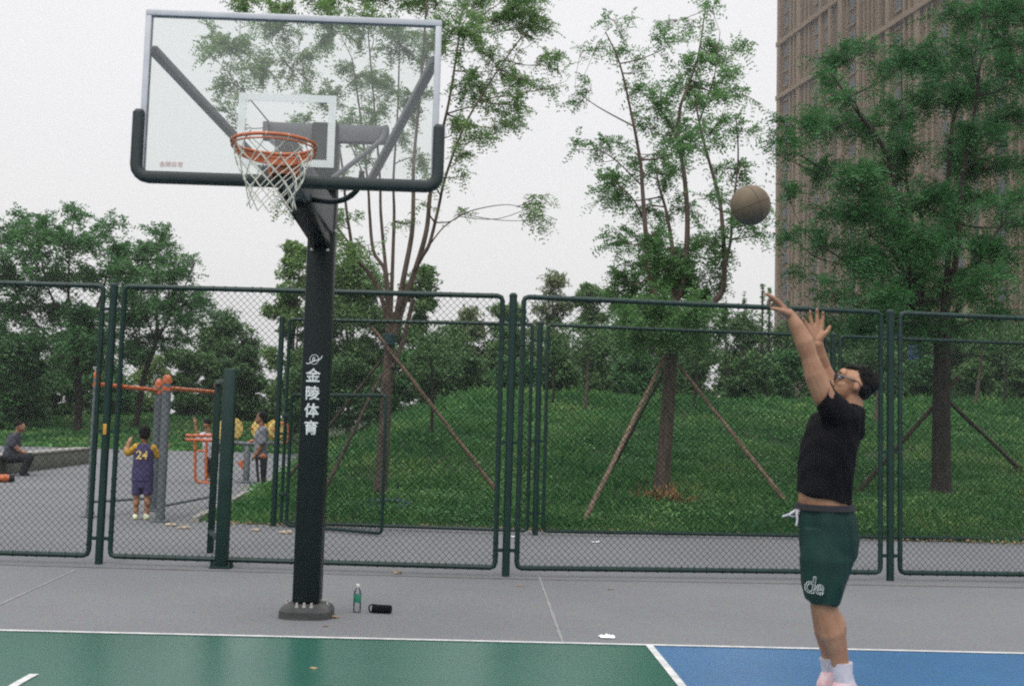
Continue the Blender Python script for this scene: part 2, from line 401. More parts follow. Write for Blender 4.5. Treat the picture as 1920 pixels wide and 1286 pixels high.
# ================================================================== SETTING
def struct(o): return tag(o, kind='structure')
def sheet(name, x0, x1, y0, y1, z, m):
    return struct(link(name, mesh_np(name, [(x0, y0, z), (x1, y0, z), (x1, y1, z), (x0, y1, z)], [(0, 1, 2, 3)]), m))
ys = [-24, -12, 4] + list(range(8, 76, 4)) + [120, 330]; xs = [-200, -60, -20, 0, 20, 60, 260]
V = [(x, y, SLOPE * (min(max(y, 4), 75) - 4)) for y in ys for x in xs]
F = [(j * 7 + i, j * 7 + i + 1, (j + 1) * 7 + i + 1, (j + 1) * 7 + i) for j in range(len(ys) - 1) for i in range(6)]
struct(link('ground', mesh_np('ground', V, F), MT['paving']))
sheet('court_key', -2.45, 2.45, -5.8, 0, 0.004, MT['court_green'])
sheet('court_wing', 2.45, 7.5, -14, 0, 0.004, MT['court_blue'])
sheet('court_wing', -7.5, -2.45, -14, 0, 0.004, MT['court_blue'])
sheet('court_centre', -2.45, 2.45, -14, -5.8, 0.004, MT['court_blue'])
sheet('court_baseline', -7.5, 7.5, -0.05, 0, 0.009, MT['line'])
sheet('key_line', 2.40, 2.45, -5.8, -0.05, 0.009, MT['line'])
sheet('key_line', -2.45, -2.40, -5.8, -0.05, 0.009, MT['line'])
sheet('free_throw_line', -2.40, 2.40, -5.8, -5.75, 0.009, MT['line'])
arc = [(-1.25, -1.36), (-1.25, -1.575)] + [(1.25 * math.cos(R(a)), -1.575 + 1.25 * math.sin(R(a))) for a in range(180, 361, 6)][1:-1] + [(1.25, -1.575), (1.25, -1.50)]
o2 = [(-1.30, -1.36), (-1.30, -1.575)] + [(1.30 * math.cos(R(a)), -1.575 + 1.30 * math.sin(R(a))) for a in range(180, 361, 6)][1:-1] + [(1.30, -1.575), (1.30, -1.50)]
n = len(arc)
struct(link('charge_arc', mesh_np('charge_arc', [(x, y, 0.009) for x, y in arc] + [(x, y, 0.009) for x, y in o2], [(i, n + i, n + i + 1, i + 1) for i in range(n - 1)]), MT['line']))
# pale seam lines on the grey apron and the dirty joint under the fence
def strip(name, p0, p1, wd, z, m, wob=0.004):
    p0, p1 = Vector(p0), Vector(p1); d = (p1 - p0); k = max(2, int(d.length / 0.15)); s = Vector((-d.y, d.x, 0)).normalized(); V = []
    for i in range(k + 1):
        c = p0 + d * (i / k); a = wd / 2 + random.uniform(-wob, wob)
        V += [(c + s * a)[:2] + (z,), (c - s * a)[:2] + (z,)]
    return struct(link(name, mesh_np(name, V, [(2 * i, 2 * i + 1, 2 * i + 3, 2 * i + 2) for i in range(k)]), m))
a, b = hit(1010, 1079), hit(1056, 1207); strip('paving_seam', a, b, 0.022, 0.004, MT['seam'])
a, b = hit(-30, 1147), hit(142, 1068); strip('paving_seam', a, b, 0.022, 0.004, MT['seam'])
strip('paving_joint', (-9, 3.72, 0), (1.5, 3.42, 0), 0.05, 0.0035, MT['joint'], 0.012)
strip('paving_joint', (1.5, 3.42, 0), (12, 4.0, 0), 0.05, 0.0035, MT['joint'], 0.012)

# planted mound behind the fences
xs = np.concatenate([np.arange(-70, -6, 1.2), np.arange(-6, 14, 0.30), np.arange(14, 80, 1.4)])
ys = np.concatenate([np.arange(8.0, 30, 0.30), np.arange(30, 60, 0.8), np.arange(60, 150, 4)])
X, Y = np.meshgrid(xs, ys)
base = SLOPE * (np.clip(Y, 4, 75) - 4)
d = bed_d(X, Y); Z = hgt(X, Y); raised = np.where((d > 0), 0.03 * np.clip(d * 6, 0, 1), 0) + (Z - base)
Zm = np.where(raised > 0.012, base + raised, base - 0.15)
nx, ny = len(xs), len(ys)
idx = np.arange(nx * ny).reshape(ny, nx)
F = np.stack([idx[:-1, :-1], idx[:-1, 1:], idx[1:, 1:], idx[1:, :-1]], -1).reshape(-1, 4)
struct(link('grass_mound', mesh_np('grass_mound', np.stack([X, Y, Zm], -1), F, True), MT['soil']))

# ---- grass and ground cover: nobody could count it
def grass_patch(name, n, xr, yr, h, wd, density_pow=1.0, left=False, m='grass'):
    y = yr[0] + (yr[1] - yr[0]) * RNG.random(n) ** density_pow
    x = xr[0] + (xr[1] - xr[0]) * RNG.random(n)
    x = np.where(True, x, x)
    if left: keep = (x < edge_x(y)) & (y > 37.5)
    else: keep = bed_d(x, y) > 0.02
    # keep what the photograph can see, with a margin
    P = np.stack([x, y, hgt(x, y)], -1); q = P - CAM; z = q @ _f; u = (q @ _r) / z * FOC
    keep &= (np.abs(u) < 1250)
    P = P[keep]; n = len(P)
    far = np.clip((P[:, 1] - 8) / 30, 0, 1)
    clump = 0.5 + 0.5 * np.sin(P[:, 0] * 2.3 + 1.7 * np.sin(P[:, 1] * 1.1)) * np.sin(P[:, 1] * 1.9 + 0.8 * np.sin(P[:, 0] * 1.3))
    hh = h * (0.55 + 0.9 * RNG.random(n)) * (0.6 + 0.7 * clump) * np.clip(0.35 + bed_d(P[:, 0], P[:, 1]) / 2.5, 0.35, 1 if not left else 1)
    ww = wd * (0.7 + 0.6 * RNG.random(n)) * (1 + 1.3 * far)
    ang = RNG.random(n) * 2 * np.pi; lean = RNG.normal(0, 0.45, (n, 2))
    s = np.stack([np.cos(ang), np.sin(ang), np.zeros(n)], -1) * ww[:, None] * 0.5
    up = np.stack([lean[:, 0] * hh, lean[:, 1] * hh, hh], -1)
    mid = P + up * 0.5 + np.stack([lean[:, 0], lean[:, 1], np.zeros(n)], -1) * hh[:, None] * -0.12
    P = P + np.array([0, 0, -0.01])
    Q = np.stack([P - s * 0.5, P + s * 0.5, mid + s, P + up, mid - s], 1)
    me = mesh_np(name, Q.reshape(-1, 3), np.arange(n * 5).reshape(n, 5))
    return tag(link(name, me, LF[m]), kind='stuff')
grass_patch('grass', 200000, (-6, 26), (8.4, 40), 0.17, 0.030, 1.5)
grass_patch('tall_grass', 22000, (-6, 26), (26, 44), 0.28, 0.05, 1.0)
grass_patch('ground_cover', 45000, (-45, -3), (37, 62), 0.30, 0.07, 1.2, left=True)
# broad-leaved weeds in darker and fresher drifts
def weeds(name, n, mname, seed):
    rg = np.random.default_rng(seed); cx = rg.uniform(-5, 24, 170); cy = 9 + 27 * rg.random(170) ** 1.2
    k = rg.integers(0, 170, n); x = cx[k] + rg.normal(0, 0.55, n); y = cy[k] + rg.normal(0, 0.4, n)
    keep = bed_d(x, y) > 0.1; x, y = x[keep], y[keep]; n = len(x); P = np.stack([x, y, hgt(x, y) + rg.uniform(0.03, 0.22, n)], -1)
    s = rg.uniform(0.018, 0.040, n)[:, None] * (1 + np.clip((y - 8) / 30, 0, 1))[:, None]
    a = rg.normal(0, 1, (n, 3)); a[:, 2] *= .5; a /= np.linalg.norm(a, axis=1)[:, None]; b = np.cross(a, rg.normal(0, .6, (n, 3)) + [0, 0, 1]); b /= np.linalg.norm(b, axis=1)[:, None]
    return tag(quads(name, np.stack([P - a * s, P - b * s * .55, P + a * s, P + b * s * .55], 1), LF[mname]), kind='stuff')
weeds('weeds', 60000, 'grass', 3)
weeds('leafy_weeds', 70000, 'weed', 5)
# dry leaves and grit along the front edge of the bed
n = 2600; x = RNG.uniform(-2.6, 12, n); y = 8.42 + 0.10 * np.sin(x * 1.3) + 0.05 * np.sin(x * 4.1) + RNG.normal(0, 0.09, n)
P = np.stack([x, y, hgt(x, y) + 0.012 + 0.03 * RNG.random(n)], -1); a = RNG.normal(0, 1, (n, 3)) * [1, 1, .25]; a /= np.linalg.norm(a, axis=1)[:, None]
b = np.cross(a, RNG.normal(0, .3, (n, 3)) + [0, 0, 1]); b /= np.linalg.norm(b, axis=1)[:, None]; s = RNG.uniform(.010, .032, n)[:, None]
tag(quads('leaf_litter', np.stack([P - a * s, P - b * s * .5, P + a * s, P + b * s * .5], 1), MT['litter']), kind='stuff')

# kerb along the left edge of the bed
mb = MB(); prev = None
pts = [Vector((float(edge_x(y)) - 0.02, y, float(hgt(edge_x(y) - 0.3, y)))) for y in (8.45, 10, 12, 14, 16, 18, 20, 23, 26, 30, 34)]
for p, q in zip(pts, pts[1:]): mb.beam(p + Vector((0, 0, .03)), q + Vector((0, 0, .03)), 0.10, 0.10)
tag(mb.build('kerb', MT['kerb'], smooth=False), 'pale concrete kerb edging the left side of the grass mound', 'kerb')
# sitting wall at the left
p, q = hit(-40, 893), hit(156, 868)
d2 = (q - p).normalized(); mb = MB(); o = thing('low_wall', (p + q) / 2, 'low grey concrete retaining wall with pale worn cap at far left', 'wall')
mb.beam(p + Vector((0, 0, .20)), q + Vector((0, 0, .20)), 0.40, 0.40, bev=.02); mb.build('wall', MT['wall'], o)
mb = MB(); mb.beam(p + Vector((0, 0, .43)), q + Vector((0, 0, .43)), 0.46, 0.06, bev=.015); mb.build('wall_cap', MT['kerb'], o)
WALL_A, WALL_B = p, q

# ================================================================== FENCES
def chain_link(P0, P1, z0, z1, name, parent, step=0.068, r=0.0021):
    P0 = Vector(P0); P1 = Vector(P1); d = (P1 - P0); W = d.length; d.normalize(); H = z1 - z0; nrm = Vector((-d.y, d.x, 0)); segs = []
    c = step * random.random()
    while c < W + H:                                # rising to the left
        a0 = max(0, c - H); a1 = min(W, c); segs.append((a0, c - a0, a1, c - a1, 0.002)); c += step
    c = -H + step * random.random()
    while c < W:
        a0 = max(0, c); a1 = min(W, c + H); segs.append((a0, a0 - c, a1, a1 - c, -0.002)); c += step
    V, F = [], []
    for a0, b0, a1, b1, off in segs:
        if abs(a1 - a0) < 1e-3: continue
        p = P0 + d * a0 + Vector((0, 0, z0 + b0)) + nrm * off; q = P0 + d * a1 + Vector((0, 0, z0 + b1)) + nrm * off
        ax = (q - p).normalized(); s1, s2 = ax.cross(nrm) * r, nrm * r; i0 = len(V)
        for e_ in (p, q):
            for k in range(4):
                t = k * math.pi / 2; V.append(e_ + s1 * math.cos(t) + s2 * math.sin(t))
        for k in range(4): F.append((i0 + k, i0 + (k + 1) % 4, i0 + 4 + (k + 1) % 4, i0 + 4 + k))
    return link(name, mesh_np(name, [tuple(v) for v in V], F), MT['wire'], parent)
def panel(A, B, z0, z1, parent, r=0.027, gap=0.11, mesh=True, ties=True):
    """one framed panel between two post points"""
    A = Vector((A[0], A[1], 0)); B = Vector((B[0], B[1], 0)); d = (B - A).normalized(); a = A + d * gap; b = B - d * gap
    za0, zb0, za1, zb1 = A.z, B.z, 0, 0
    c = [a + Vector((0, 0, z0)), b + Vector((0, 0, z0)), b + Vector((0, 0, z1)), a + Vector((0, 0, z1))]
    mb = MB(); q = 0.05
    path = []
    for i in range(4):
        p0, p1, p2 = c[i - 1], c[i], c[(i + 1) % 4]; u1 = (p0 - p1).normalized(); u2 = (p2 - p1).normalized()
        path += [p1 + u1 * q, p1 + (u1 + u2) * q * .29, p1 + u2 * q]
    mb.tube(path + [path[0]], r, 8)
    # wire ties wound round the frame give its lumpy outline
    if ties:
        for i in range(4):
            p0, p1 = c[i], c[(i + 1) % 4]; L = (p1 - p0).length; k = int(L / 0.13)
            for j in range(1, k):
                t = p0 + (p1 - p0) * ((j + random.uniform(-.2, .2)) / k); u1 = (p1 - p0).normalized() * .008
                mb.tube([t - u1, t + u1], r + .0045, 8)
    fr = mb.build('panel_frame', MT['fence'], parent)
    chain_link(a, b, z0 + .01, z1 - .01, 'chain_link', parent)
    return a, b
def post(p, h, parent, r=0.040, z=0):
    mb = MB(); mb.lathe((p[0], p[1], z - .02), [(r, 0), (r, h), (r * 1.06, h), (r * 1.06, h + .025), (r * .6, h + .045)], 16)
    return mb.build('post', MT['fence'], parent)
def clips(p, toward, h, parent, zs):
    for t in toward:
        d = (Vector((t[0], t[1], 0)) - Vector((p[0], p[1], 0)))
        if d.length > 1e-6: d = d.normalized() * 0.11
        for z in zs: MB().beam(Vector((p[0], p[1], z)), Vector((p[0], p[1], z)) + d, .03, .035).build('panel_clip', MT['fence'], parent, smooth=False)
g = [hit(185, 1057), hit(948, 1080), hit(1669, 1088)]
F1 = [Vector((g[0].x - 4.15, g[0].y + .12, 0)), g[0], g[1], g[2], Vector((g[2].x + 4.1, g[2].y + .38, 0))]
fence = thing('chain_link_fence', F1[2], 'near green chain link fence whose thick posts stand on the grey apron behind the hoop', 'fence', None)
H1 = 2.86
for i, p in enumerate(F1): post(p, H1, fence)
for a, b in zip(F1, F1[1:]): panel(a, b, 0.085, H1 - .01, fence)
for i, p in enumerate(F1):
    clips(p, ([F1[i - 1]] if i else []) + ([F1[i + 1]] if i < 4 else []), H1, fence, (.26, 1.35, H1 - .25))
# yellow tag tied to the left post
mb = MB(); mb.box((F1[1].x, F1[1].y - .045, 1.37), (.035, .008, .11), bev=.003); mb.build('yellow_tag', MT['yellow'], fence)

g2 = [hit(512, 986), hit(1003, 1003), hit(1560, 1012)]
yy = [p.y for p in g2]
F2 = [g2[0], g2[1], g2[2], g2[2] + (g2[2] - g2[1]) * .98]
fence2 = thing('chain_link_fence', F2[1], 'far green chain link fence standing along the edge of the grass mound', 'fence', None)
def top_z(p, u, v):
    q = at(u, v, p.y); return q.z
H2 = [top_z(F2[0], 522, 592), top_z(F2[1], 1013, 608), top_z(F2[2], 1565, 629)]
h2 = sum(H2) / 3
zb2 = float(F2[1].z)
for i, p in enumerate(F2): post(p, h2 - p.z, fence2, z=p.z)
for a, b in zip(F2, F2[1:]): panel(a, b, zb2 + .06, h2 - .02, fence2, r=.025, ties=False)
for i, p in enumerate(F2): clips(p, ([F2[i - 1]] if i else []) + ([F2[i + 1]] if i < 3 else []), h2, fence2, (zb2 + .3, zb2 + 1.3, h2 - .25))
# open gate leaf hung beside the first post of the far fence
A = F2[0] + Vector((.20, -.10, 0)); B = hit(715, 1006); ztop = at(742, 742, B.y).z
gate = thing('gate', A, 'green chain link gate leaf standing ajar beside the first post of the far fence', 'gate')
panel(A, B, max(A.z, B.z) + .03, ztop, gate, r=.024, gap=0.0, ties=False)
for z in (.5, 1.6): MB().box((A.x - .07, A.y + .04, z), (.12, .05, .06), bev=.01).build('hinge', MT['fence'], gate)

# thick steel post with a flange and thinner post behind, edge on
P = hit(415, 1064); Q = hit(394, 1036); h = at(434, 692, P.y).z; hq = at(408, 712, Q.y).z
st = thing('steel_gate_frame', P, 'thick dark green steel post with base flange, joined by top bar to thinner post', 'gate frame')
mb = MB(); mb.box((P.x, P.y, h / 2 + .01), (.125, .11, h - .02), bev=.012); mb.build('post', MT['fence'], st)
mb = MB(); mb.box((P.x, P.y, .012), (.21, .20, .02), bev=.004)
for sx in (-1, 1):
    mb.box((P.x + sx * .095, P.y, .05), (.04, .012, .07))
mb.build('base_flange', MT['fence'], st)
mb = MB(); mb.box((Q.x, Q.y, hq / 2), (.07, .07, hq), bev=.008); mb.build('post', MT['fence'], st)
mb = MB(); mb.beam((P.x - .02, P.y + .06, h - .12), (Q.x, Q.y - .035, hq - .03), .05, .05, bev=.006); mb.build('top_bar', MT['fence'], st)
mb = MB(); mb.beam((P.x - .02, P.y + .06, .25), (Q.x, Q.y - .035, .25), .045, .045, bev=.006); mb.build('bottom_bar', MT['fence'], st)

# ================================================================== HOOP
YB = -1.2                                           # face of the glass
PX, PY = -0.075, 0.886
hoop = thing('basketball_hoop', (PX, PY, 0), 'basketball hoop with clear glass backboard on a dark lettered square pole', 'basketball hoop')
PW = 0.205
mb = MB(); mb.box((PX, PY, 0.10 + 1.875), (PW, PW, 3.72), bev=.016); mb.build('pole', MT['pole'], hoop)
# octagonal foot plate
bp = MB(); rr = []
for z, s in ((0.0, .195), (.055, .195), (.085, .178), (.105, .13)):
    i0 = len(bp.v); c = s * .62
    for x, y in ((c, -s), (s, -c), (s, c), (c, s), (-c, s), (-s, c), (-s, -c), (-c, -s)): bp.v.append(Vector((PX + x, PY + y, z)))
    rr.append(i0)
bp.skin(rr, 8); base = bp.build('base_plate', MT['base'], hoop, smooth=False)
for sx, sy in ((-.055, -1), (.0, -1), (.055, -1), (.15, 0), (-.15, 0)):
    mb = MB(); mb.lathe((PX + sx, PY + (-.155 if sy else 0), .075), [(.016, 0), (.016, .025), (.009, .027), (.009, .05)], 6); mb.build('bolt', MT['bolt'], base)
# arm
ZA = 3.08
mb = MB(); mb.box((PX * .5, (PY - .1 + YB + .06) / 2, ZA), (.12, PY - .1 - YB - .06, .26), bev=.008); mb.build('arm', MT['grey_steel'], hoop)
mb = MB(); mb.beam((PX, PY - .08, 2.89), (PX * .5, YB + .75, 2.955), .135, .10, bev=.008); mb.build('arm_brace', MT['pole'], hoop)
for sx in (-1, 1):                                  # side plates
    mb = MB(); x = PX + sx * .072; i0 = 0
    for xx in (x - .004, x + .004):
        mb.v += [Vector((xx, PY - .10, 2.87)), Vector((xx, PY - .10, 3.2)), Vector((xx, YB + .5, 3.2)), Vector((xx, YB + .5, 2.95))]
    mb.f += [(i0, i0 + 1, i0 + 2, i0 + 3), (i0 + 7, i0 + 6, i0 + 5, i0 + 4)] + [(i0 + k, i0 + 4 + k, i0 + 4 + (k + 1) % 4, i0 + (k + 1) % 4) for k in range(4)]
    mb.build('side_plate', MT['steel_beige'], hoop, smooth=False)
for x, z in ((-.06, 2.82), (.06, 2.82)):
    mb = MB(); mb.lathe((PX + x, PY - PW / 2 - .001, z), [(.013, 0), (.013, .012), (.006, .02)], 8, axis=(0, -1, 0)); mb.build('bolt', MT['bolt'], hoop)
mb = MB(); mb.lathe((PX + PW / 2, PY - .05, 2.98), [(.013, 0), (.013, .012), (.006, .02)], 8, axis=(1, 0, 0)); mb.build('bolt', MT['bolt'], hoop)
# bent pipe beside the arm
pp = spline([(PX + .05, -.35, 2.99), (.16, -.4, 2.965), (.27, -.42, 2.99), (.345, -.45, 3.06), (.37, -.5, 3.16)], 6)
mb = MB(); mb.tube(pp, .019, 10); mb.build('bent_pipe', MT['pole'], hoop)
# rear cross bar on top of the pole, its two braces and the long struts to the board's upper corners
ZC = at(607, 252, PY).z
mb = MB(); mb.box((PX, PY - .02, ZC), (.99, .09, .135), bev=.006); mb.build('cross_bar', MT['grey_steel'], hoop)
for sx in (-1, 1):
    mb = MB(); mb.tube(spline([(PX + sx * .47, PY - .08, ZC + .06), (PX + sx * .455, PY - .09, ZC - .03), (PX + sx * .40, PY - .10, ZC - .10), (PX + sx * .05, PY - .12, 3.36)], 5), .022, 8)
    mb.build('brace', MT['grey_steel'], hoop)
    mb = MB(); mb.beam((sx * .865, YB + .05, 3.72), (PX + sx * .37, PY - .14, 3.36), .055, .05, bev=.006); mb.build('strut', MT['grey_steel'], hoop)
mb = MB(); mb.box((PX, PY - .14, 3.34), (.80, .05, .06), bev=.005); mb.build('cross_bar', MT['grey_steel'], hoop)
# backboard: glass, aluminium frame, target square, mark, padding
gm = bpy.data.materials.new('milky_glass'); gm.use_nodes = True; t = gm.node_tree; t.nodes.clear()
out = t.nodes.new('ShaderNodeOutputMaterial'); tr = t.nodes.new('ShaderNodeBsdfTransparent'); tr.inputs[0].default_value = (.96, .98, .97, 1)
df = t.nodes.new('ShaderNodeBsdfTranslucent'); df.inputs[0].default_value = (.9, .92, .92, 1); d3 = t.nodes.new('ShaderNodeBsdfDiffuse'); d3.inputs[0].default_value = (.75, .77, .77, 1)
gl = t.nodes.new('ShaderNodeBsdfGlossy'); gl.inputs['Roughness'].default_value = .03
nz = t.nodes.new('ShaderNodeTexNoise'); nz.inputs['Scale'].default_value = 2.5; nz.inputs['Detail'].default_value = 5
mp = t.nodes.new('ShaderNodeMapRange'); mp.inputs[3].default_value = .05; mp.inputs[4].default_value = .13; t.links.new(nz.outputs['Fac'], mp.inputs[0])
m1 = t.nodes.new('ShaderNodeMixShader'); m1.inputs[0].default_value = .5; t.links.new(df.outputs[0], m1.inputs[1]); t.links.new(d3.outputs[0], m1.inputs[2])
m2 = t.nodes.new('ShaderNodeMixShader'); t.links.new(mp.outputs[0], m2.inputs[0]); t.links.new(tr.outputs[0], m2.inputs[1]); t.links.new(m1.outputs[0], m2.inputs[2])
fr = t.nodes.new('ShaderNodeFresnel'); fr.inputs[0].default_value = 1.25
m3 = t.nodes.new('ShaderNodeMixShader'); t.links.new(fr.outputs[0], m3.inputs[0]); t.links.new(m2.outputs[0], m3.inputs[1]); t.links.new(gl.outputs[0], m3.inputs[2])
t.links.new(m3.outputs[0], out.inputs[0])
board = MB().box((0, YB + .008, 3.425), (1.75, .014, 1.0)).build('glass_panel', gm, hoop, smooth=False)
mb = MB(); fw = .038
for c, s in (((0, YB + .012, 3.95 - fw / 2), (1.80, .05, fw)), ((0, YB + .012, 2.90 + fw / 2), (1.80, .05, fw)),
             ((-.9 + fw / 2, YB + .012, 3.425), (fw, .05, 1.05 - 2 * fw)), ((.9 - fw / 2, YB + .012, 3.425), (fw, .05, 1.05 - 2 * fw))):
    mb.box(c, s, bev=.006)
mb.build('board_frame', MT['white_frame'], hoop)
sq = bpy.data.materials.new('target_square_paint'); sq.use_nodes = True; t = sq.node_tree; b = t.nodes['Principled BSDF']
b.inputs['Base Color'].default_value = (.72, .76, .74, 1); b.inputs['Roughness'].default_value = .6; b.inputs['Alpha'].default_value = .72
sx0, sx1, sz0, sz1, tw = -.315, .275, 3.01, 3.455, .045
mb = MB(); y = YB - .002
for c, s in ((((sx0 + sx1) / 2, y, sz1 - tw / 2), (sx1 - sx0, .003, tw)), (((sx0 + sx1) / 2, y, sz0 + tw / 2), (sx1 - sx0, .003, tw)),
             ((sx0 + tw / 2, y, (sz0 + sz1) / 2), (tw, .003, sz1 - sz0 - 2 * tw)), ((sx1 - tw / 2, y, (sz0 + sz1) / 2), (tw, .003, sz1 - sz0 - 2 * tw))):
    mb.box(c, s)
mb.build('target_square', sq, hoop, smooth=False)
# padding: one bent strip, thick and round, along the bottom and up both sides
mb = MB(); path = []
zl, zr, xo, zbot = 3.325, 3.295, .905, 2.915
path = [(-xo, zl), (-xo, zl - .02)] + [(-xo, zbot + .06 + .1)] + [(-xo + .07 - .07 * math.cos(R(a)), zbot + .07 - .07 * math.sin(R(a))) for a in (0, 22, 45, 67, 90)]
path += [(xo - .07 + .07 * math.sin(R(a)), zbot + .07 - .07 * math.cos(R(a))) for a in (0, 22, 45, 67, 90)] + [(xo, zbot + .16), (xo, zr - .02), (xo, zr)]
rings = []
for i, (x, z) in enumerate(path):
    p0 = path[max(i - 1, 0)]; p1 = path[min(i + 1, len(path) - 1)]; d = Vector((p1[0] - p0[0], 0, p1[1] - p0[1])).normalized(); nrm = Vector((d.z, 0, -d.x))
    s = .62 if i in (0, len(path) - 1) else 1.0; i0 = len(mb.v)
    for k in range(14):
        a = 2 * math.pi * k / 14; ca, sa = math.cos(a), math.sin(a)
        ca = math.copysign(abs(ca) ** .6, ca); sa = math.copysign(abs(sa) ** .6, sa)
        mb.v.append(Vector((x, YB - .005, z)) + nrm * (.036 * ca * s) + Vector((0, 1, 0)) * (.042 * sa * s))
    rings.append(i0)
mb.skin(rings, 14); mb.build('padding', MT['pad'], hoop)
# rim
RC = Vector((-.02, YB - .375, 3.05))
mb = MB(); mb.torus(RC, Vector((.236, 0, 0)), Vector((0, .236, 0)), .0105, 48, 8); rim = mb.build('rim', MT['orange'], hoop)
mb = MB()                                           # net loops' lower wire and the flange behind
pts = [RC + Vector((.236 * math.cos(R(a)), .235 * math.sin(R(a)), -.024)) for a in range(0, 361, 8)]
mb.tube(pts, .005, 6, False)
i0 = None; rings = []
for a in range(10, 171, 8):
    c = math.cos(R(a)); s = math.sin(R(a)); p = RC + Vector((.235 * c, .235 * s, 0)); dep = .055 * (0.35 + 0.65 * s)
    i0 = len(mb.v); mb.v += [p + Vector((0, 0, -.012)), p + Vector((c * .006, s * .006, -.012)), p + Vector((c * .006, s * .006, -.012 - dep)), p + Vector((0, 0, -.012 - dep))]; rings.append(i0)
mb.skin(rings, 4); mb.build('rim_flange', MT['orange'], rim)
mb = MB()
mb.box((RC.x, YB - .07, 3.03), (.20, .13, .012), bev=.002)
i0 = len(mb.v)
for sx in (-1, 1):                                  # tapered side webs
    mb.box((RC.x + sx * .062, YB - .055, 2.975), (.010, .09, .11), bev=.002)
mb.box((RC.x, YB - .012, 2.97), (.19, .012, .17), bev=.003)
mb.box((RC.x, YB - .10, 2.985), (.11, .010, .085), bev=.002)
mb.build('rim_bracket', MT['orange'], rim)
# net: 12 strands each way in diamonds, gathered towards the bottom
mb = MB(); N = 12; rows = 7
prof = [(.229, 0), (.212, -.07), (.190, -.125), (.170, -.175), (.155, -.225), (.143, -.27), (.137, -.315), (.140, -.36)]
for k in range(N):
    for sgn in (-1, 1):
        pts = []
        for i, (r_, z_) in enumerate(prof):
            a = 2 * math.pi / N * (k + sgn * 0.5 * i); wob = .012 * math.sin(2 * a + i * .8) * (i / 7) + .006 * math.sin(5 * a + 2 * i)
            pts.append(RC + Vector(((r_ + wob) * math.cos(a), (r_ + wob) * math.sin(a), z_ - .01)))
        mb.tube(spline(pts, 3), .0032, 5)
for k in range(N):
    a = 2 * math.pi / N * k; p = RC + Vector((.232 * math.cos(a), .232 * math.sin(a), 0))
    mb.tube([p + Vector((0, 0, .012)), p + Vector((.014 * math.cos(a), .014 * math.sin(a), 0)), p + Vector((0, 0, -.02)), p - Vector((.012 * math.cos(a), .012 * math.sin(a), 0)), p + Vector((0, 0, .012))], .0035, 5)
net = mb.build('net', MT['net'], hoop)
# lettering
def text(name, s, size, loc, X, Z, m, parent, bold=0.0, ext=0.0008, outline=False):
    c = bpy.data.curves.new(name, 'FONT'); c.body = s; c.size = size; c.extrude = ext; c.bevel_depth = bold; c.bevel_resolution = 0; c.align_x = 'CENTER'; c.align_y = 'CENTER'
    if outline: c.fill_mode = 'NONE'; c.extrude = 0; c.bevel_depth = outline; c.bevel_resolution = 1
    o = bpy.data.objects.new(name, c); col.objects.link(o); dg = bpy.context.evaluated_depsgraph_get(); dg.update()
    me = bpy.data.meshes.new_from_object(o.evaluated_get(dg)); bpy.data.objects.remove(o); bpy.data.curves.remove(c)
    X = Vector(X).normalized(); Z = Vector(Z).normalized(); Yv = X.cross(Z) * -1; Mx = Matrix.Identity(4)
    nrm = X.cross(Z)
    for i in range(3): Mx[i][0], Mx[i][1], Mx[i][2], Mx[i][3] = X[i], Z[i], nrm[i], loc[i]
    me.transform(Mx); me.materials.clear(); me.name = name
    return link(name, me, m, parent)
yf = PY - PW / 2 - .0015
for ch, v in (('金', 707), ('陵', 740), ('体', 772.5), ('育', 805)):
    z = at(588, v, yf).z
    text('lettering', ch, .112, (PX - .012, yf, z + .004), (1, 0, 0), (0, 0, 1), MT['lettering'], hoop, bold=.003)
z = at(588, 674, yf).z; c = Vector((PX - .008, yf, z))
mb = MB(); mb.torus(c, Vector((.034, 0, 0)), Vector((0, 0, .036)), .0028, 28, 6)
mb.tube(spline([c + Vector((-.060, -.001, -.026)), c + Vector((-.045, -.001, -.034)), c + Vector((0, -.001, -.012)), c + Vector((.045, -.001, .004)), c + Vector((.062, -.001, .034))], 5), [.002, .005, .004, .005, .002], 6)
lg = mb.build('emblem', MT['lettering'], hoop)
text('lettering', 'JL', .046, (c.x, yf, c.z), (1, 0, 0), (.18, 0, 1), MT['lettering'], hoop, bold=.001)
text('lettering', '金陵体育', .036, (-.70, YB - .0025, 2.995), (1, 0, 0), (0, 0, 1), MT['mark'], hoop, bold=.0006)

# ball in the air
bm_ = bpy.data.materials.new('worn_leather'); bm_.use_nodes = True; t = bm_.node_tree; b = t.nodes['Principled BSDF']; b.inputs['Roughness'].default_value = .75
nz = t.nodes.new('ShaderNodeTexNoise'); nz.inputs['Scale'].default_value = 9; rp = t.nodes.new('ShaderNodeValToRGB'); tc = t.nodes.new('ShaderNodeTexCoord'); t.links.new(tc.outputs['Object'], nz.inputs['Vector'])
rp.color_ramp.elements[0].color = (.080, .060, .036, 1); rp.color_ramp.elements[1].color = (.165, .126, .080, 1); t.links.new(nz.outputs[0], rp.inputs[0]); t.links.new(rp.outputs[0], b.inputs[0])
vo = t.nodes.new('ShaderNodeTexVoronoi'); vo.inputs['Scale'].default_value = 260; bp_ = t.nodes.new('ShaderNodeBump'); bp_.inputs['Strength'].default_value = .3; bp_.inputs['Distance'].default_value = .002
t.links.new(tc.outputs['Object'], vo.inputs['Vector']); t.links.new(vo.outputs[0], bp_.inputs['Height']); t.links.new(bp_.outputs[0], b.inputs['Normal'])
BC = at(1407, 385, -1.3); BR = 37.5 / ppm(BC)
ball = MB().ell(BC, BR, BR, BR, n=36, m=24).build('basketball', bm_)
tag(ball, 'worn tan basketball in flight above the shooting man', 'basketball')
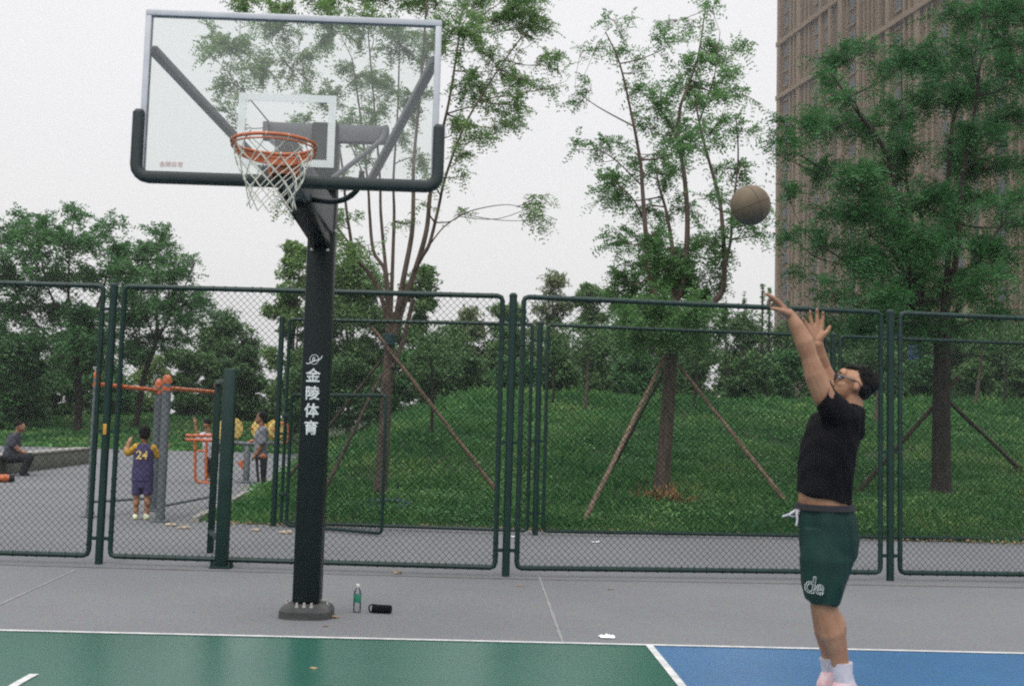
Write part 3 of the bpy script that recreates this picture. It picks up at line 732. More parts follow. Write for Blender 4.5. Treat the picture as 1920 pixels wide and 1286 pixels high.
mb = MB(); ax = [Vector((.9, .2, .4)).normalized()]; s, q = frame_of(ax[0])
for a_, b_ in ((s, q), (ax[0], s), (ax[0], q)): mb.torus(BC, a_ * (BR - .0005), b_ * (BR - .0005), .0022, 48, 5)
sm = mat('ball_seam', (.075, .056, .036), rough=.8); sb = mb.build('seam', sm, ball)
# ================================================================== TREES
def sprigs(O, D, L, npair, ll, lw, rg, droop=0.35):
    """compound leaves: O origins, D directions (n,3), L lengths; returns leaflet quads"""
    n = len(O); D = D / np.linalg.norm(D, axis=1)[:, None]
    up = np.array([0, 0, 1.0]) + rg.normal(0, .45, (n, 3))
    S = np.cross(D, up); S /= np.linalg.norm(S, axis=1)[:, None] + 1e-9
    N = np.cross(S, D); out = []
    for k in range(npair):
        t = (k + 0.8) / npair
        base = O + D * (L * t)[:, None] - np.array([0, 0, 1.0]) * (droop * L * t * t)[:, None]
        for sg in (-1, 1):
            d = D * .55 + S * sg * .85 + rg.normal(0, .22, (n, 3)) - np.array([0, 0, .15]); d /= np.linalg.norm(d, axis=1)[:, None]
            w_ = np.cross(d, N + rg.normal(0, .35, (n, 3))); w_ /= np.linalg.norm(w_, axis=1)[:, None] + 1e-9
            l = (ll * (0.75 + 0.5 * rg.random(n)) * (1.15 - .35 * t))[:, None]; w2 = w_ * (lw * .5 * (0.8 + .4 * rg.random(n)))[:, None]
            out.append(np.stack([base, base + d * l * .42 + w2, base + d * l, base + d * l * .42 - w2], 1))
    return np.concatenate(out)
def leaf_cloud(P, size, asp, rg):
    n = len(P); a = rg.normal(0, 1, (n, 3)); a[:, 2] = a[:, 2] * .6 - .25; a /= np.linalg.norm(a, axis=1)[:, None]
    b = np.cross(a, rg.normal(0, .55, (n, 3)) + np.array([0, 0, 1.0])); b /= np.linalg.norm(b, axis=1)[:, None] + 1e-9
    s = (size * (.7 + .6 * rg.random(n)))[:, None] if hasattr(size, '__len__') else (size * (.7 + .6 * rg.random(n)))[:, None]
    return np.stack([P - a * s * .5, P - b * s * asp * .5, P + a * s * .5, P + b * s * asp * .5], 1)

def limb_tree(name, label, base_px, limbs, clumps, leafm, barkm, depth=1.6, dens=150, npair=5, ll=.055, lw=.024, sl=.22, seed=1, band=None, trunk_r=.13, group=None, flat=.8):
    rg = np.random.default_rng(seed); P = hit(*base_px); Y = P.y; s = ppm(P)
    root = thing(name, P, label, 'tree', group); mb = MB(); nodes = []
    for li, (pts, r0, r1, dy) in enumerate(limbs):
        W = []
        for i, (u, v) in enumerate(pts):
            t = i / max(1, len(pts) - 1); W.append(at(u, v, Y + dy * t + (rg.normal(0, .05) if i else 0)))
        if li == 0: W[0] = P + Vector((0, 0, -.1))
        S = spline(W, 5); mb.tube(S, list(np.linspace(r0, r1, len(S))), 8)
        for k, q in enumerate(S):
            if li or k > len(S) * .8: nodes.append((q, float(np.interp(k, [0, len(S) - 1], [r0, r1]))))
    if limbs[0][1] > .05:                            # root flare
        mb.tube([P + Vector((0, 0, -.1)), P + Vector((0, 0, .12)), P + Vector((0, 0, .4))], [limbs[0][1] * 1.5, limbs[0][1] * 1.15, limbs[0][1] * .95], 10)
    NP = np.array([tuple(q) for q, _ in nodes]); O, D = [], []
    for c in clumps:
        u, v, r = c[:3]; den = c[3] if len(c) > 3 else 1.0
        dy = float(rg.uniform(-1, 1)) * depth; C = np.array(at(u, v, Y + dy)); rad = r * 1.18 / s
        below = NP[:, 2] < C[2] - .05; dist = np.linalg.norm(NP - C, axis=1) + np.where(below, 0, 2.0) + np.abs(NP[:, 1] - C[1]) * .3
        j = int(np.argmin(dist)); A = Vector(NP[j]); Cv = Vector(C); mid = (A + Cv) / 2 + Vector((0, 0, -.06 * (Cv - A).length)) + Vector(rg.normal(0, .05, 3))
        L = (Cv - A).length
        mb.tube(spline([A, mid, Cv], 4), [min(nodes[j][1] * .7, .010 + .010 * L), .005], 6)
        k = max(5, int(9 * rad / .5)); tips = []
        for _ in range(k):
            d = rg.normal(0, 1, 3); d[2] = d[2] * flat + .15; d /= np.linalg.norm(d); q = C + d * rad * rg.uniform(.35, 1.15) * np.array([1, 1, flat])
            st = C + (np.array(A) - C) * rg.uniform(0, .35)
            bend = (st + q) / 2 + np.array([0, 0, .04]) + rg.normal(0, .03, 3)
            mb.tube([Vector(st), Vector(bend), Vector(q)], [.006, .003], 4, False); tips.append((st, bend, q))
        n = max(6, int(dens * den * rad * rad * 4)); ti = rg.integers(0, len(tips), n); t = rg.random(n) ** .75
        T = np.array(tips); a, b, q = T[ti, 0], T[ti, 1], T[ti, 2]; tt = t[:, None]
        o = a * (1 - tt) ** 2 + 2 * b * tt * (1 - tt) + q * tt ** 2
        dr = (q - a) / (np.linalg.norm(q - a, axis=1)[:, None] + 1e-6) * .7 + rg.normal(0, .55, (n, 3)) + np.array([0, 0, -.05]); O.append(o); D.append(dr)
    mb.build('trunk', barkm, root)
    O = np.concatenate(O); D = np.concatenate(D)
    quads('crown', sprigs(O, D, sl * (0.7 + .6 * rg.random(len(O))), npair, ll, lw, rg), leafm, root)
    if band:
        b0 = at(band[0], band[1], Y); b1 = at(band[0], band[2], Y); m2 = MB(); m2.lathe((b0.x, b0.y, b1.z), [(trunk_r * 1.03, 0), (trunk_r * 1.10, .01), (trunk_r * 1.10, b0.z - b1.z), (trunk_r * 1.03, b0.z - b1.z + .01)], 14)
        m2.build('band', MT['band'], root)
    return root, P

G_T = 'staked trees on the grass mound'
limbsA = [([(712, 938), (719, 830), (726, 720), (731, 640), (733, 585)], 0.1125, 0.0840, 0),
          ([(728, 610), (712, 548), (690, 510), (665, 480), (655, 430), (648, 380), (640, 300), (622, 200)], 0.0432, 0.0144, -.9),
          ([(726, 590), (722, 510), (700, 470), (693, 400), (690, 350), (676, 220), (660, 110)], 0.0396, 0.0128, .8),
          ([(733, 590), (722, 490), (714, 400), (712, 330), (700, 180), (690, 60)], 0.0360, 0.0112, -.3),
          ([(733, 590), (737, 470), (739, 400), (738, 330), (746, 200), (750, 40)], 0.0360, 0.0112, 1.1),
          ([(742, 600), (757, 520), (772, 440), (775, 380), (776, 300), (790, 150), (800, 0)], 0.0540, 0.0160, -.6),
          ([(738, 630), (760, 560), (784, 490), (800, 430), (806, 370), (816, 300), (842, 190), (862, 60)], 0.0612, 0.0176, .4),
          ([(775, 510), (792, 480), (806, 455), (822, 390), (836, 330), (874, 230), (935, 130), (985, 60)], 0.0396, 0.0096, -1.1),
          ([(797, 472), (830, 428), (868, 402), (905, 390), (950, 384), (985, 390), (1008, 392)], 0.0144, 0.0032, -.5),
          ([(735, 690), (752, 650), (763, 610), (775, 560)], 0.0432, 0.0400, .5),
          ([(665, 470), (600, 380), (560, 300), (480, 200), (430, 140)], 0.0202, 0.0080, -1.0),
          ([(690, 350), (640, 240), (560, 150), (500, 70)], 0.0158, 0.0064, .9),
          ([(648, 380), (560, 330), (450, 240)], 0.0130, 0.0048, .2)]
clA = [(430, 85, 55), (395, 75, 30), (480, 130, 50), (520, 60, 50), (440, 160, 38), (560, 120, 55), (620, 60, 60), (600, 180, 45), (690, 45, 55), (670, 140, 50), (540, 15, 45), (450, 10, 40), (610, 0, 50),
       (745, 80, 55), (735, 165, 45), (425, 215, 26), (385, 95, 20), (560, 240, 42), (650, 235, 36), (705, 215, 38), (780, 190, 45), (820, 95, 60), (720, -15, 60), (800, -10, 60),
       (880, 60, 62), (940, 30, 60), (1000, 50, 50), (1030, 120, 34), (940, 130, 52), (880, 160, 52), (985, 150, 38), (1000, 20, 40), (900, -10, 50), (980, -20, 50), (1045, 165, 18, .6),
       (965, 235, 36), (905, 255, 36), (985, 195, 34), (930, 200, 32), (860, 290, 28, .8), (850, 235, 36), (870, 330, 18, .6), (790, 290, 30), (690, 300, 26), (500, 290, 22, .7), (750, 260, 28),
       (645, 420, 30), (648, 465, 36), (690, 460, 24, .7), (545, 395, 24, .7), (520, 375, 18, .6), (1018, 378, 26, .9), (1022, 412, 22, .9), (1000, 400, 18, .8), (868, 402, 16, .6), (820, 340, 22, .6),
       (765, 420, 20, .5), (800, 380, 18, .5), (735, 420, 14, .5), (640, 330, 22, .6)]
treeA, PA = limb_tree('tree', 'tall staked tree with many upright stems and airy leaves behind the backboard', (712, 938), limbsA, clA, LF['ash'], MT['bark'], depth=1.7, dens=150, ll=.060, lw=.027, seed=11, band=(728, 628, 648), trunk_r=.118, group=G_T)
limbsB = [([(1240, 928), (1248, 820), (1255, 720), (1258, 655), (1262, 560)], .140, .10, 0),
          ([(1260, 600), (1222, 540), (1211, 440), (1205, 360), (1200, 300), (1185, 220), (1162, 120), (1135, 60)], .06, .010, -1.0),
          ([(1262, 570), (1262, 480), (1250, 400), (1236, 350), (1225, 290)], .05, .012, .7),
          ([(1264, 570), (1282, 520), (1289, 420), (1283, 330), (1272, 260), (1276, 200), (1295, 150), (1310, 100), (1322, 20)], .06, .010, .2),
          ([(1262, 640), (1345, 560), (1358, 510), (1355, 430), (1348, 370), (1326, 290), (1311, 230), (1301, 170)], .06, .012, -.5),
          ([(1357, 515), (1370, 450), (1373, 400), (1384, 300), (1380, 220)], .032, .010, -.9),
          ([(1210, 420), (1186, 372), (1150, 340)], .022, .006, -.5), ([(1186, 236), (1120, 200), (1080, 170)], .016, .004, .6), ([(1205, 350), (1140, 290), (1085, 280)], .016, .004, -.6),
          ([(1272, 260), (1240, 210), (1195, 165)], .022, .006, .4), ([(1311, 230), (1340, 140), (1350, 60)], .018, .005, -.4)]
clB = [(1150, 35, 34, .45), (1120, 85, 26, .5), (1165, 95, 30, .6), (1090, 90, 16, .6), (1095, 195, 24, .6), (1110, 170, 22, .5), (1075, 275, 20, .6), (1125, 282, 30, .8), (1160, 275, 24, .7), (1190, 175, 30, .6), (1190, 125, 24, .6),
       (1260, 85, 34, .7), (1245, 45, 24, .5), (1335, 15, 34, .5), (1300, 40, 26, .5), (1305, 125, 44), (1355, 95, 40), (1388, 92, 22, .8), (1285, 165, 44), (1360, 165, 44), (1330, 190, 36), (1240, 195, 44, .9), (1260, 245, 46), (1300, 265, 50), (1215, 240, 30, .7),
       (1392, 240, 34, .8), (1385, 320, 38, .9), (1400, 420, 40), (1425, 440, 26), (1345, 245, 36, .8), (1400, 180, 26, .7), (1150, 355, 44), (1180, 315, 34, .8), (1205, 395, 40), (1128, 370, 30, .9), (1255, 330, 44, .9), (1272, 395, 38, .8), (1320, 365, 28, .6), (1230, 290, 34, .8),
       (1150, 560, 40, 1.6), (1215, 500, 44, 1.6), (1270, 540, 50, 1.6), (1330, 550, 40, 1.5), (1195, 630, 50, 1.5), (1340, 610, 40, 1.2), (1200, 465, 44, 1.3), (1165, 455, 34), (1240, 505, 58, 1.6), (1200, 555, 52, 1.6), (1300, 535, 52, 1.6), (1290, 475, 42, 1.1), (1330, 455, 40, .9), (1348, 492, 34, .9), (1165, 525, 36, 1.2), (1250, 585, 58, 1.8), (1175, 600, 44, 1.5), (1310, 590, 48, 1.6), (1225, 440, 40, 1.2), (1375, 380, 28, .8), (1360, 440, 26, .6), (1245, 620, 50, 1.4), (1300, 635, 40, 1.2)]
treeB, PB = limb_tree('tree', 'slender staked tree with sparse high sprays of leaves above straw at its foot', (1240, 928), limbsB, clB, LF['ashb'], MT['bark'], depth=1.6, dens=140, npair=5, ll=.066, lw=.030, sl=.26, seed=22, band=(1257, 650, 672), trunk_r=.125, group=G_T)
limbsC = [([(1765, 945), (1765, 840), (1765, 750), (1767, 660), (1766, 600)], .19, .15, 0),
          ([(1762, 650), (1737, 602), (1700, 484), (1666, 300), (1600, 200), (1560, 140)], .08, .012, -.8),
          ([(1740, 600), (1655, 434), (1636, 376), (1560, 330), (1500, 290)], .05, .010, -1.3), ([(1728, 580), (1728, 410), (1703, 357), (1694, 260), (1690, 130)], .05, .010, .9),
          ([(1641, 275), (1617, 226), (1560, 240), (1490, 250)], .025, .008, -.4), ([(1767, 610), (1778, 480), (1776, 395), (1786, 231), (1819, 159), (1870, 60)], .07, .014, .5),
          ([(1768, 620), (1793, 482), (1800, 400), (1806, 323), (1824, 231), (1840, 100), (1850, 0)], .07, .014, -.6), ([(1770, 640), (1830, 500), (1880, 420), (1930, 360)], .05, .012, -1.0),
          ([(1730, 590), (1600, 500), (1510, 440)], .035, .008, .7), ([(1806, 323), (1880, 250), (1930, 220)], .03, .01, .3)]
clC = [(1560, 105, 46), (1620, 88, 36), (1500, 225, 44), (1555, 155, 36), (1480, 270, 30), (1550, 240, 50), (1620, 240, 54), (1600, 325, 64), (1530, 320, 46), (1680, 130, 48), (1722, 105, 56), (1790, 35, 50), (1860, 25, 60), (1905, 80, 60), (1750, 185, 64), (1840, 165, 66),
       (1885, 225, 60), (1700, 280, 64), (1790, 285, 66), (1860, 315, 60), (1475, 360, 26), (1460, 290, 20), (1540, 395, 34), (1475, 440, 32), (1550, 465, 50), (1640, 395, 60), (1720, 385, 66), (1800, 375, 66), (1885, 380, 44), (1650, 480, 60), (1740, 480, 66), (1830, 470, 60), (1895, 480, 36, .7),
       (1560, 555, 40), (1650, 560, 50), (1740, 560, 60), (1830, 555, 44, .8), (1930, 130, 60), (1940, 300, 60), (1700, 210, 50), (1660, 330, 46), (1770, 120, 50), (1820, 90, 44), (1610, 410, 46), (1590, 180, 34), (1690, 430, 56), (1770, 430, 60), (1910, 20, 60), (1930, 420, 60), (1850, 250, 50), (1720, 460, 56), (1610, 500, 44), (1700, 590, 56), (1850, 520, 44), (1700, 530, 56), (1790, 530, 56), (1640, 600, 44), (1720, 610, 54), (1800, 610, 50), (1880, 590, 40), (1540, 600, 36), (1600, 620, 40), (1500, 520, 30, .7)]
treeC, PC = limb_tree('tree', 'dark dense feathery tree in front of the brown tower block at right', (1765, 944), limbsC, clC, LF['dark'], MT['bark_dark'], depth=2.2, dens=150, npair=6, ll=.078, lw=.024, sl=.36, seed=33, trunk_r=.19, group=G_T, flat=.6)

# ---- stakes propping the trees, each pole a thing of its own
def stake(name, px0, px1, Ytop, label, m='stake', r=.032, dy=0.0):
    A = hit(*px0); B = at(px1[0], px1[1], Ytop + dy); o = MB()
    d = (B - A).normalized(); A2 = A - d * .06
    n = 7; pts = [A2 + (B - A2) * (i / n) + Vector((random.uniform(-.006, .006), random.uniform(-.006, .006), 0)) for i in range(n + 1)]
    ob = o.tube(pts, [r * 1.1, r * .85], 9).build(name, MT[m]); tag(ob, label, 'pole', 'wooden poles propping the trees')
    return ob
stake('support_pole', (945, 938), (697, 612), PA.y, 'long bare pole leaning right from the trunk of the tree behind the backboard', r=.036, dy=-.16)
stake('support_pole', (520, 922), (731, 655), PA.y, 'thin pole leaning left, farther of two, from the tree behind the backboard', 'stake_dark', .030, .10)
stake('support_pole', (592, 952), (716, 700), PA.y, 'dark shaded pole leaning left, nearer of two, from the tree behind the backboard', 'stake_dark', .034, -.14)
stake('support_pole', (1090, 988), (1252, 655), PB.y, 'pale pole propping the slender tree, slanting down to the fence bottom at left', 'stake', .036, -.18)
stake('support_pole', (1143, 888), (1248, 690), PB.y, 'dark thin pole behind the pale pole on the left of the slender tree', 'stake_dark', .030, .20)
stake('support_pole', (1482, 950), (1272, 685), PB.y, 'brown pole slanting right from the slender tree towards the man', 'stake', .036, -.12)
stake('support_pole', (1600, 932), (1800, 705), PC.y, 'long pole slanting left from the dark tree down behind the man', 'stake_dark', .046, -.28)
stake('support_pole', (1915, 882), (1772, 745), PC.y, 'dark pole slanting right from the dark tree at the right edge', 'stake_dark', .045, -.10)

# straw heaped at the foot of the slender tree
rg = np.random.default_rng(4); n = 420; a = rg.normal(0, 1, (n, 3)); a[:, 2] = np.abs(a[:, 2]) * .45; a /= np.linalg.norm(a, axis=1)[:, None]
C0 = hit(1240, 946); P0 = np.array(C0) + np.stack([rg.normal(0, .22, n), rg.normal(0, .18, n), rg.uniform(0, .10, n)], -1); P1 = P0 + a * rg.uniform(.12, .38, n)[:, None]
b = np.cross(a, rg.normal(0, 1, (n, 3))); b = b / np.linalg.norm(b, axis=1)[:, None] * .009
tag(quads('straw_heap', np.stack([P0 - b, P0 + b, P1 + b, P1 - b], 1), MT['straw']), 'loose heap of orange brown straw at the foot of the slender tree', 'straw')
mb = MB(); C0 = hit(709, 955); z = C0.z + .02
pts = [Vector((C0.x + .52 * math.cos(R(a_)), C0.y + .42 * math.sin(R(a_)), float(hgt(C0.x + .52 * math.cos(R(a_)), C0.y + .42 * math.sin(R(a_)))) + .09)) for a_ in range(0, 361, 10)]
mb.tube(pts, .035, 8, False); tag(mb.build('tree_ring', MT['band']), 'blue green ring lying in the grass around the trunk behind the hoop', 'tree ring')

# ---- background trees and shrubs, each its own crown and trunk
def bushy(name, label, cat, u, vt, vb, hw, Yd, leafm, n=5200, leaf=.13, seed=0, vbase=None, ratio=None, group=None, barkm='bark_dark', lobes=26, shape='round', trunk=True):
    rg = np.random.default_rng(seed); top = at(u, vt, Yd); bot = at(u, vb, Yd); s = ppm(bot)
    gx, gy = bot.x, Yd; gz = float(hgt(gx, gy)); root = thing(name, (gx, gy, gz), label, cat, group)
    cz0, cz1 = max(gz + .05, bot.z), top.z; H = cz1 - cz0; Rx = hw / s; C = np.array([gx, gy, (cz0 + cz1) / 2])
    pts, cen = [], []
    for i in range(lobes):
        t = rg.random(); zz = cz0 + H * t
        if shape == 'round': wdt = math.sqrt(max(.08, 1 - (2 * t - .9) ** 2 * .95))
        elif shape == 'spire': wdt = max(.15, (1 - t) ** .7)
        else: wdt = 1 - .45 * t
        ang = rg.random() * 2 * math.pi; rad = Rx * wdt * math.sqrt(rg.random()) * .85
        cen.append((gx + rad * math.cos(ang), gy + rad * math.sin(ang) * .8, zz))
    cen = np.array(cen); lr = Rx * (.26 + .26 * rg.random(lobes)) * (1 if shape != 'spire' else .8)
    k = rg.integers(0, lobes, n); dd = rg.normal(0, 1, (n, 3)); dd /= np.linalg.norm(dd, axis=1)[:, None]
    rr = lr[k] * rg.random(n) ** .45 * (1 + .35 * np.sin(dd[:, 0] * 5 + k) * np.sin(dd[:, 2] * 6 + k * 2))
    P = cen[k] + dd * rr[:, None] * np.array([1, 1, .75]); P = P[P[:, 2] > gz + .05]
    q = P - CAM; q_u = (q @ _r) / (q @ _f) * FOC; P = P[np.abs(q_u) < 1350]
    quads('crown', leaf_cloud(P, leaf, .5, rg), leafm, root)
    if trunk:
        mb = MB(); mb.tube(spline([(gx, gy, gz - .1), (gx + rg.normal(0, .1), gy, gz + (cz0 - gz) * .6 + .3), (gx + rg.normal(0, .15), gy, C[2])], 4), [max(.05, Rx * .07), .03], 7)
        for i in range(min(9, lobes)):
            a = Vector((gx, gy, gz + (C[2] - gz) * rg.uniform(.5, 1))); b = Vector(cen[i]); mb.tube([a, (a + b) / 2 + Vector((0, 0, .1)), b], [.05, .018], 5, False)
        mb.build('trunk', MT[barkm], root)
    return root
GB = 'trees beyond the mound'
BG = [  # label, u, vt, vb, hw, Y, leaf, n, shape
    ('small round dark tree right of the climbing bars and left of the gate post', 425, 592, 745, 62, 62, 'hedge', 6500, 'round'),
    ('pale bushy tree filling the gap left of the lettered pole', 545, 452, 735, 55, 44, 'ash', 6500, 'round'),
    ('bushy mid green tree directly behind the stems of the tall staked tree', 655, 500, 745, 90, 46, 'far', 12000, 'round'),
    ('dark bushy tree between the tall staked tree and the middle fence post', 790, 505, 740, 52, 47, 'far', 7500, 'round'),
    ('loose pale tree low in the gap left of the middle fence post', 875, 585, 745, 48, 58, 'pale', 5200, 'round'),
    ('young tree right behind the middle fence post', 945, 560, 745, 42, 55, 'far', 5200, 'cone'),
    ('hazy grey green tree with ragged top right of the middle fence post', 1030, 522, 745, 56, 66, 'pale', 7200, 'round'),
    ('pointed hazy tree next to the left side of the slender tree', 1105, 540, 745, 46, 62, 'far', 6500, 'cone'),
    ('thick dark tree standing behind the trunk of the slender tree', 1235, 590, 750, 100, 46, 'hedge', 12500, 'round'),
    ('low dark tree right of the slender tree under the ball', 1385, 602, 750, 62, 52, 'hedge', 7000, 'round'),
    ('dark tree behind the raised hands of the man', 1540, 610, 752, 66, 48, 'hedge', 9000, 'round'),
    ('dark bush crowned tree behind the right fence post', 1655, 590, 752, 62, 46, 'hedge', 9000, 'round'),
    ('dark tree right behind the trunk of the dense feathery tree', 1775, 610, 752, 76, 50, 'hedge', 9000, 'round'),
    ('dark tree at the right edge behind the far fence', 1900, 600, 752, 70, 46, 'hedge', 8000, 'round'),
]
for i, (lab, u, vt, vb, hw, Yd, lm, n, sh) in enumerate(BG):
    bushy('tree', lab, 'tree', u, vt, vb, hw, Yd, LF[lm], int(n * 2.6), .21 if Yd > 50 else .18, 100 + i, group=GB, shape=sh, lobes=30)
GP = 'thin spire saplings by the tower'
for i, (u, vt, lab) in enumerate([(1393, 548, 'thin sapling spire farthest left, below the ball'), (1428, 532, 'tall thin sapling spire between the ball and the pointing hand'), (1441, 540, 'thin sapling spire touching the pointing hand'), (1476, 560, 'thin sapling spire just right of the pointing hand'), (1360, 570, 'short thin sapling spire beside the right limb of the slender tree')]):
    bushy('sapling', lab, 'sapling', u, vt, 735, 13, 44, LF['far'], 1500, .10, 300 + i, group=GP, shape='spire', lobes=110)
GS = 'shrubs along the crest of the mound'
SH = [(610, 610, 60), (700, 590, 70), (840, 610, 70), (960, 620, 60), (1150, 600, 70), (1290, 620, 70), (1460, 620, 60), (1600, 620, 60), (1700, 620, 70), (1860, 620, 70), (575, 690, 60), (650, 670, 60), (730, 668, 58), (810, 655, 60), (885, 665, 52), (960, 668, 56), (1040, 660, 55), (1115, 655, 54), (1190, 662, 55), (1310, 655, 56), (1400, 665, 52), (1470, 660, 52), (1560, 668, 52), (1650, 668, 55), (1735, 672, 50), (1825, 668, 55), (1910, 672, 50)]
names = ['just right of the lettered pole', 'behind the teal banded trunk', 'by the top of the long bare prop', 'left of the middle fence post', 'left of the trunk above the straw heap', 'right of the trunk above the straw heap', 'below the pointing hand', 'behind the head of the man', 'left of the dark feathery trunk', 'right of the dark feathery trunk', 'left of the lettered pole', 'behind the gate leaf', 'behind the trunk of the tall staked tree', 'below the dark bushy tree', 'below the loose pale tree', 'behind the middle fence post', 'below the hazy ragged tree', 'below the pointed hazy tree', 'left of the trunk of the slender tree', 'right of the trunk of the slender tree', 'below the ball', 'left of the shooting man', 'behind the head of the man', 'behind the right fence post', 'left of the dark feathery trunk', 'right of the dark feathery trunk', 'at the right edge of the crest']
for i, ((u, vt, hw), nm) in enumerate(zip(SH, names)):
    bushy('shrub', ('tall' if i < 10 else 'low') + ' dark green shrub on the crest ' + nm, 'shrub', u, vt, 790, hw, (48 if i < 10 else 36) + (i * 7 % 5), LF[('far' if i < 6 else 'hedge') if i < 10 else ('hedge' if i % 3 else 'left')], 12000 if i < 10 else 8000, .18, 400 + i, group=GS, shape='round' if i < 10 else 'cone', lobes=22, trunk=False)
# thin trunks of young trees standing on the crest
GY = 'young bare trunks on the mound'
YT = [(1096, 775, 1100, 640, 'thin dark trunk between the middle fence post and the pale prop'), (1035, 768, 1037, 640, 'thin dark trunk right of the far fence post'), (808, 822, 806, 655, 'short thin trunk crossed by the long bare prop'), (690, 800, 694, 660, 'thin trunk beside the top of the gate leaf'), (1640, 800, 1648, 640, 'pale thin trunk right behind the head of the man'), (1826, 765, 1845, 610, 'pale leaning trunk right of the dark feathery tree'), (1300, 770, 1304, 660, 'thin dark trunk just right of the slender tree'), (1880, 770, 1886, 640, 'dark thin trunk near the right edge')]
for i, (u0, v0, u1, v1, lab) in enumerate(YT):
    rg = np.random.default_rng(600 + i); A = hit(u0, v0); B = at(u1, v1, A.y + .1); o = thing('young_tree', A, lab, 'young tree', GY)
    pale = 'pale' in lab; mb = MB(); mb.tube(spline([A - Vector((0, 0, .1)), (A + B) / 2 + Vector((.05, 0, 0)), B], 5), [.06 if pale else .045, .03], 7); mb.build('trunk', MT['bark' if pale else 'bark_dark'], o)
    n = 900; dd = rg.normal(0, 1, (n, 3)); P = np.array(B) + dd / np.linalg.norm(dd, axis=1)[:, None] * (rg.random(n) ** .5)[:, None] * np.array([.9, .9, .7]); quads('crown', leaf_cloud(P, .11, .5, rg), LF['hedge'], o)

# ---- the two big dark trees at the left, with limbs and leaf clumps
limbsD = [([(145, 806), (148, 740), (142, 690), (132, 620), (128, 560)], .20, .12, 0), ([(140, 690), (170, 610), (200, 520), (215, 450)], .09, .02, -.8), ([(132, 620), (90, 540), (70, 440)], .08, .02, .6),
          ([(128, 570), (130, 480), (140, 400)], .07, .02, -.5), ([(138, 660), (60, 600), (10, 500), (0, 440)], .08, .02, -1), ([(135, 640), (200, 590), (260, 520)], .06, .02, .8)]
clD = [(15, 445, 42), (70, 425, 42), (135, 400, 26), (60, 480, 44), (150, 455, 46), (203, 420, 26), (218, 468, 44), (105, 450, 40), (100, 520, 52), (180, 520, 50), (20, 520, 50), (-30, 480, 50), (140, 385, 12, .8), (40, 410, 24), (240, 500, 36), (10, 580, 56), (90, 580, 56), (170, 585, 54), (240, 560, 44), (-20, 640, 60), (60, 645, 58), (140, 640, 52), (215, 630, 44), (40, 700, 46, .8), (120, 700, 36, .5), (-20, 720, 44), (200, 680, 34, .6)]
limb_tree('tree', 'big dark leafy tree farthest left above the seated person', (145, 806), limbsD, clD, LF['left'], MT['bark_dark'], depth=2.0, dens=46, npair=3, ll=.17, lw=.085, sl=.44, seed=44, trunk_r=.2, group=GB, flat=.7)
limbsE = [([(254, 800), (272, 700), (290, 650), (296, 600)], .16, .10, 0), ([(290, 650), (320, 590), (350, 530), (364, 490)], .07, .018, -.6), ([(294, 610), (295, 520), (292, 430)], .07, .018, .5), ([(292, 640), (260, 560), (250, 500)], .06, .018, .7), ([(296, 620), (340, 600), (385, 580)], .05, .015, -.9)]
clE = [(290, 432, 24), (300, 462, 36), (270, 480, 34), (325, 490, 30), (362, 490, 18, .9), (350, 515, 30), (300, 520, 42), (255, 530, 40), (340, 555, 40), (378, 570, 26), (395, 590, 16, .8), (300, 580, 44), (255, 590, 40), (345, 605, 36), (380, 545, 16, .7), (310, 640, 36, .8), (270, 640, 34, .7), (350, 640, 24, .6), (240, 600, 34)]
limb_tree('tree', 'dark leafy tree with leaning trunk above the orange bars', (254, 800), limbsE, clE, LF['left'], MT['bark_dark'], depth=1.8, dens=48, npair=3, ll=.17, lw=.085, sl=.44, seed=55, trunk_r=.16, group=GB, flat=.7)
BL = [('dense dark shrub filling the left edge behind the fence', 20, 650, 812, 80, 46, 'left', 8000), ('dense shrub behind the trunk of the big left tree', 140, 620, 806, 70, 60, 'hedge', 8000), ('dense dark shrub between the two left trees', 235, 640, 790, 50, 64, 'left', 6000), ('tall dense shrub right of the leaning tree', 400, 625, 790, 60, 62, 'hedge', 8000), ('dark round shrub behind the seated person', 40, 690, 812, 55, 50, 'hedge', 5200), ('dark shrub left of the big tree trunk', 105, 700, 812, 42, 54, 'hedge', 4200), ('shaded shrub right of the big tree trunk', 195, 700, 806, 46, 56, 'left', 4200),
      ('bright green shrub seen through the gap under the leaning tree', 285, 676, 780, 46, 72, 'fresh', 3600), ('broad dark shrub above the orange bars', 345, 648, 790, 58, 58, 'hedge', 6200), ('broad green shrub behind the yellow wheels', 465, 660, 800, 66, 54, 'hedge', 6800), ('shrub at the left edge of the frame', -30, 690, 815, 50, 50, 'hedge', 4000), ('green shrub below the pale bushy tree', 545, 690, 800, 40, 50, 'far', 4200)]
for i, (lab, u, vt, vb, hw, Yd, lm, n) in enumerate(BL): bushy('shrub', lab, 'shrub', u, vt, vb, hw, Yd, LF[lm], int(n * 2.8), .21, 700 + i, group='shrubs behind the playground', shape='round', lobes=18, trunk=False)

